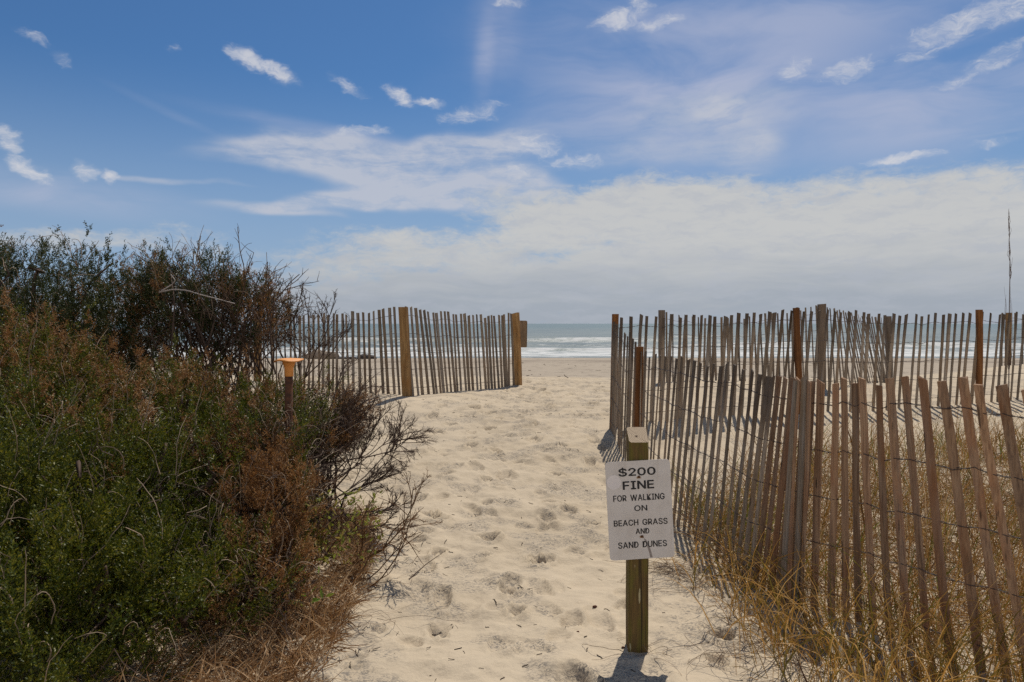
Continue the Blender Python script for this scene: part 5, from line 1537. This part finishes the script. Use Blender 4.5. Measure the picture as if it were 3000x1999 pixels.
def grass_field():
    r = np.random.default_rng(401)
    n = 17000
    y = 2.1 + 5.4 * r.random(n) ** 1.1
    x = fence_x(y) + 0.03 + (5.2) * r.random(n) ** 1.15
    # tussocks and bare patches; none on the bright bank under the middle fence
    q = fbm(x, y, 1.7, 3, 61)
    bank = np.interp(x / y, [0.22, 0.30, 0.45, 0.60, 0.8], [5.6, 6.3, 6.9, 7.3, 7.6])
    k = (q + 0.22 * r.random(n) > 0.52) & (y < bank) & (x / y > 0.235)
    x, y = x[k], y[k]
    p = np.stack([x, y, ground_base(x, y) - 0.01], -1)
    m = len(p)
    a = r.random(m)
    up, mat_, grn = p[(a > 0.07) & (a < 0.58)], p[a >= 0.58], p[(a <= 0.07) | ((fbm(x, y, 1.2, 2, 77) > 0.64) & (a < 0.35))]
    V1, F1 = grass(up, r, (0.28, 0.62), 0.20, (0.0028, 0.0058), droop=0.9)
    V2, F2 = grass(mat_, r, (0.18, 0.42), 0.75, (0.0028, 0.0058), droop=0.8, flat=0.7)
    V, F = join([(V1, F1), (V2, F2)])
    o = obj('beach_grass', V, F, M_GRASS)
    tag(o, 'orange and straw coloured beach grass growing behind the nearest fence', kind='stuff')
    V, F = grass(grn, r, (0.25, 0.58), 0.22, (0.003, 0.006), droop=0.8)
    o = obj('green_grass', V, F, M_GREEN_GRASS)
    tag(o, 'green blades of beach grass among the straw behind the nearest fence', kind='stuff')
    # matted dead grass
    n = 12000
    y = 2.1 + 5.0 * r.random(n)
    x = fence_x(y) - 0.06 + 4.8 * r.random(n) ** 1.2
    k = (y < np.interp(x / y, [0.22, 0.30, 0.45, 0.60, 0.8], [5.0, 6.0, 6.7, 7.1, 7.4])) & (x / y > 0.25) & (fbm(x, y, 1.5, 3, 71) + 0.3 * r.random(n) > 0.56)
    x, y = x[k], y[k]
    p = np.stack([x, y, ground_base(x, y) + 0.06 * r.random(len(x))], -1)
    V, F = grass(p, r, (0.14, 0.40), 0.9, (0.003, 0.006), droop=0.7, flat=0.9)
    o = obj('dead_grass', V, F, M_STRAW)
    tag(o, 'pale matted dead grass lying between the upright stems', kind='stuff')
    # fringe in front of the fence
    tufts = [(1575, 1295, 30, .6), (1625, 1335, 40, .7), (1680, 1385, 46, .8), (1730, 1430, 50, 1), (1780, 1475, 50, 1), (1840, 1510, 50, 1), (1800, 1560, 30, .8), (1900, 1520, 56, 1.1), (1960, 1560, 56, 1.1), (2030, 1540, 50, 1.15),
             (2100, 1590, 56, 1.2), (2180, 1570, 50, 1.2), (1900, 1620, 36, 1), (2010, 1650, 50, 1.1), (2120, 1680, 50, 1.2), (2220, 1640, 50, 1.2), (2330, 1610, 50, 1.2), (2330, 1700, 40, 1.2), (1700, 1330, 40, .9), (1770, 1380, 40, 1), (1850, 1440, 40, 1.1)]
    ps, sz = [], []
    for (a, b, m, sc_) in tufts:
        z = 1.46 * FD / (b - HY)
        c = P(a, b, z)
        m = int(m * (0.5 if a < 1750 else 0.65 if a < 1880 else 0.85))
        xy = c[:2] + r.normal(size=(m, 2)) * (0.085, 0.06)
        ps.append(np.stack([xy[:, 0], xy[:, 1], ground_base(xy[:, 0], xy[:, 1]) - 0.01], -1))
    p = np.concatenate(ps)
    V1, F1 = grass(p, r, (0.22, 0.58), 0.24, (0.0030, 0.0062), droop=1.4, wind=(-0.35, -0.1))
    V2, F2 = grass(p[::2], r, (0.10, 0.30), 0.95, (0.0018, 0.0036), droop=0.9, flat=0.8, wind=(-0.3, -0.2))
    V, F = join([(V1, F1), (V2, F2)])
    o = obj('fringe_grass', V, F, M_GRASS2)
    tag(o, 'arching green and orange grass spilling out at the foot of the nearest fence', kind='stuff')
    # thin grey roots and runners lying on the sand
    Ls = []
    for (a, b, nn, sp) in ((1560, 1300, 42, .55), (1600, 1330, 34, .55), (1700, 1440, 26, .5), (1780, 1480, 22, .45), (1830, 1540, 22, .4), (1450, 1260, 12, .35), (800, 1440, 22, .45), (860, 1340, 14, .4), (1500, 1500, 10, .3), (1660, 1520, 16, .35)):
        z = 1.45 * FD / (b - HY)
        c = P(a, b, z)
        for _ in range(nn):
            az = r.uniform(0, 6.28)
            ln = sp * r.uniform(0.25, 1.0)
            pts = [c + np.array((r.normal() * 0.06, r.normal() * 0.06, 0))]
            cur = az
            kk = r.normal() * 0.28
            lift = r.uniform(0.0, 0.05)
            for q in range(9):
                cur += kk + r.normal() * 0.16
                pts.append(pts[-1] + np.array((math.cos(cur), math.sin(cur), 0)) * ln / 9)
            A = np.array(pts)
            A[:, 2] = ground(A[:, 0], A[:, 1]) + 0.003 + lift * np.sin(np.linspace(0, np.pi, 10))
            Ls.append(A)
    V, F = tubes(np.array(Ls), np.linspace(1, 0.6, 10)[None] * r.uniform(0.0009, 0.0019, (len(Ls), 1)), 3)
    o = obj('dry_runners', V, F, M_TWIG_PALE)
    tag(o, 'thin grey roots and dry runners trailing over the sand', kind='stuff')
    # small sticks, husks and weed scattered over the path and the beach
    Ls, Rs = [], []
    for k in range(620):
        if k < 420:
            y = 2.5 + 8 * r.random() ** 1.6
            x = path_x(y) + r.uniform(-1.15, 1.0)
            if r.random() < 0.45:
                x = path_x(y) - np.interp(y, [2.5, 4, 6], [0.75, 0.8, 1.0]) + 0.35 * r.normal()
            ln, rd = r.uniform(0.008, 0.045), r.uniform(0.0008, 0.0022)
        else:
            y = 18 + 52 * r.random()
            x = r.uniform(-0.25, 0.55) * y
            ln, rd = r.uniform(0.10, 0.55), r.uniform(0.008, 0.020)
        az = r.uniform(0, 6.28)
        t = np.linspace(-0.5, 0.5, 4)
        A = np.stack([x + t * ln * math.cos(az), y + t * ln * math.sin(az), t * 0], -1)
        A[:, :2] += r.normal(size=(4, 2)) * ln * 0.06
        A[:, 2] = ground(A[:, 0], A[:, 1]) + (footprints_at(A[:, 0], A[:, 1]) if k < 420 else 0) + rd * 1.2 + (0.25 * ln * r.random() * (t + 0.5) if k % 3 == 0 else 0)
        Ls.append(A)
        Rs.append(np.full(4, rd))
    V, F = tubes(np.array(Ls), np.array(Rs), 4)
    o = obj('sand_debris', V, F, mat_plain('dark_debris', (0.085, 0.060, 0.045), 0.9, 0.15, 0.5, 9))
    tag(o, 'tiny dark twigs and bits of weed scattered over the sand', kind='stuff')
    # brown litter under the shrubs
    n = 11000
    y = 2.5 + 2.6 * r.random(n)
    edge = np.interp(y, [2.5, 3.0, 3.6, 4.2, 5.0], [-0.80, -0.80, -0.80, -0.85, -1.0])
    x = edge - np.abs(r.normal(size=n)) * 0.45 + 0.02
    k = fbm(x, y, 3.0, 3, 81) + 0.35 * r.random(n) > 0.5
    x, y = x[k], y[k]
    p = np.stack([x, y, ground_base(x, y) + 0.045 * r.random(len(x))], -1)
    V, F = grass(p, r, (0.05, 0.20), 1.1, (0.0022, 0.0060), droop=0.6, flat=0.9)
    o = obj('leaf_litter', V, F, M_STRAW)
    tag(o, 'rust brown litter of dead leaves and straw along the left edge of the path', kind='stuff')


grass_field()


def stalk(name, label, pts, rad, mat, leafpts=(), cat='plant'):
    pts = np.array(pts)
    root = tag(empty(name, tuple(pts[0])), label, cat)
    t = np.linspace(0, 1, len(pts))
    tt = np.linspace(0, 1, 14)
    L = np.stack([np.interp(tt, t, pts[:, c]) for c in range(3)], -1)[None]
    V, F = tubes(L, np.linspace(1, 0.25, 14)[None] * rad, 5)
    obj('stem', V, F, mat, root, smooth=True)
    return root, L[0]


M_REED = mat_plain('dry_reed', (0.17, 0.125, 0.10), 0.8, 0.2, 0.3, 20)
b = P(2318, 900, 9.95)
b[2] = float(ground(b[0], b[1])[0])
root, L = stalk('tall_reed', 'single tall dry reed with a narrow plume rising above the fences at the right edge', [b, P(2319, 720, 9.95), P(2321, 620, 9.95), P(2319, 540, 9.95), P(2318, 482, 9.95)], 0.0075, M_REED)
r = np.random.default_rng(501)
A, E = [], []
for k in range(46):
    t = r.uniform(0.40, 0.95)
    i = t * 13
    a = L[int(i)] + (L[min(13, int(i) + 1)] - L[int(i)]) * (i - int(i))
    A.append(a)
    ln = r.uniform(0.12, 0.34) * (1.25 - t)
    E.append(a + np.array((r.normal() * 0.07 * ln, r.normal() * 0.07 * ln, ln)))
V, F = tubes(wiggly(np.array(A), np.array(E), r, 5, 0.1), np.linspace(1, 0.4, 5)[None] * np.full((46, 1), 0.003), 3)
obj('plume', V, F, M_REED, root)
A = np.array([P(2319 + r.normal() * 1.0, 820 + 40 * r.random(), 9.95) for _ in range(9)])
E = np.array([P(2318 + r.normal() * 11, r.uniform(640, 760), 9.95) for _ in range(9)])
V, F = tubes(wiggly(A, E, r, 7, 0.04), np.linspace(1, 0.3, 7)[None] * np.full((9, 1), 0.003), 3)
obj('leaves', V, F, M_REED, root)

b = P(2030, 1440, 3.75)
b[2] = float(ground(b[0], b[1])[0])
stalk('seed_stalk', 'long brown seed stalk with a drooping tip standing behind the nearest fence', [b, P(2005, 1330, 3.75), P(1985, 1200, 3.75), P(1965, 1050, 3.75), P(1950, 990, 3.72), P(1938, 975, 3.7), P(1928, 985, 3.68), P(1922, 1005, 3.66)], 0.0055,
      mat_plain('brown_stalk', (0.22, 0.115, 0.035), 0.7, 0.2, 0.3, 20))
b = P(1868, 1600, 2.78)
b[2] = float(ground(b[0], b[1])[0])
stalk('stick', 'short brown stick poking out of the grass at the bottom right', [b, P(1850, 1560, 2.78), P(1822, 1490, 2.85)], 0.006, mat_plain('brown_stick', (0.10, 0.05, 0.03), 0.8, 0.2, 0.3, 20), cat='stick')
a = P(940, 1338, 3.98)
a[2] = float(ground(a[0], a[1])[0])
e = P(1021, 1268, 4.35)
stalk('stick', 'long thin bare stick leaning out of the scrub over the path', [a, (a + e) / 2 + np.array((0, 0, 0.01)), e], 0.0042, M_TWIG_DARK, cat='stick')


def lump(name, label, c, size, mat, seed, cat, n=10):
    r = np.random.default_rng(seed)
    V, F = lathe([(max(1e-3, math.sin(t)), -math.cos(t)) for t in np.linspace(0.02, math.pi - 0.02, 9)], 12, (0, 0, 0))
    f = 0.75 + 0.5 * vn(V[:, 0] * 1.6 + seed, V[:, 1] * 1.6 + V[:, 2] * 1.1, 1.3, seed)
    V = V * f[:, None] * np.asarray(size)
    c = np.asarray(c, float)
    return tag(obj(name, V + c, F, mat, None, origin=c, smooth=True), label, cat)


M_CLOD = mat_plain('brown_husk', (0.14, 0.065, 0.045), 0.9, 0.15, 0.5, 60)
for (xd, yd, s, lab, sd_) in ((1367, 1396, 0.008, 'dark brown husk lying on sand just left of the sign post', 1), (1432, 1481, 0.0055, 'small reddish husk lying at the foot of the sign post', 2),
                              (1328, 1449, 0.005, 'tiny brown husk on the open sand in the middle foreground', 3)):
    z = 1.45 * FD / (yd - HY)
    c = P(xd, yd, z)
    c[2] = float((ground(c[0], c[1]) + footprints(np.array([c[0]]), np.array([c[1]])))[0]) + s * 0.4
    lump('seed_husk', lab, c, (s * 1.5, s, s * 0.85), M_CLOD, sd_, 'husk')

# wrack and driftwood at the water's edge, beyond the left fence
M_DRIFT = mat_plain('wet_driftwood', (0.055, 0.045, 0.042), 0.8, 0.3, 0.4, 3)
M_DRIFT2 = mat_plain('dry_driftwood', (0.30, 0.235, 0.175), 0.9, 0.2, 0.35, 2)
for (xd, wd, hh, lab, sd_, m_) in ((842, 1.15, 0.34, 'largest dark log at the water edge seen through the left fence', 11, M_DRIFT), (808, 0.55, 0.16, 'small dark lump of driftwood between the large log and the stump', 12, M_DRIFT),
                                   (785, 0.5, 0.15, 'low dark driftwood lump right beside the pale stump', 13, M_DRIFT), (735, 2.0, 0.62, 'pale weathered stump heap at the surf behind the left fence', 14, M_DRIFT2)):
    z = 80.0
    c = P(xd, 822, z)
    c[2] = float(ground(c[0], c[1])[0]) + hh * 0.45
    lump('driftwood', lab, c, (wd, 0.5, hh), m_, sd_, 'driftwood')
# sticks washed up beyond the gap
M_STK = mat_plain('beach_stick', (0.11, 0.085, 0.065), 0.9, 0.2, 0.3, 5)
for (x0, y0, x1, y1, lab) in ((1330, 858, 1340, 864, 'short bent stick lying on the beach seen through the gap'), (1385, 851, 1384, 870, 'thin upright twig stuck in the beach left of the corner post'),
                              (1296, 877, 1306, 884, 'dark little stick on the sand crest in the middle of the gap'), (1362, 863, 1392, 861, 'long flat stick on the beach left of the corner post')):
    ya = max(y0, y1)
    z = 14.0 if ya > 872 else 38.0
    a, b = P(x0, y0, z), P(x1, y1, z)
    low = min(a[2], b[2])
    g0 = float(ground(a[0], a[1])[0])
    sh = g0 + 0.01 - low
    a[2] += sh
    b[2] += sh
    rad = 0.007 if z < 20 else 0.018
    V, F = tubes(wiggly(a[None], b[None], rng, 6, 0.12), np.full((1, 6), rad), 4)
    tag(obj('beach_stick', V, F, M_STK, None, origin=a), lab, 'stick', 'sticks washed up on the beach')
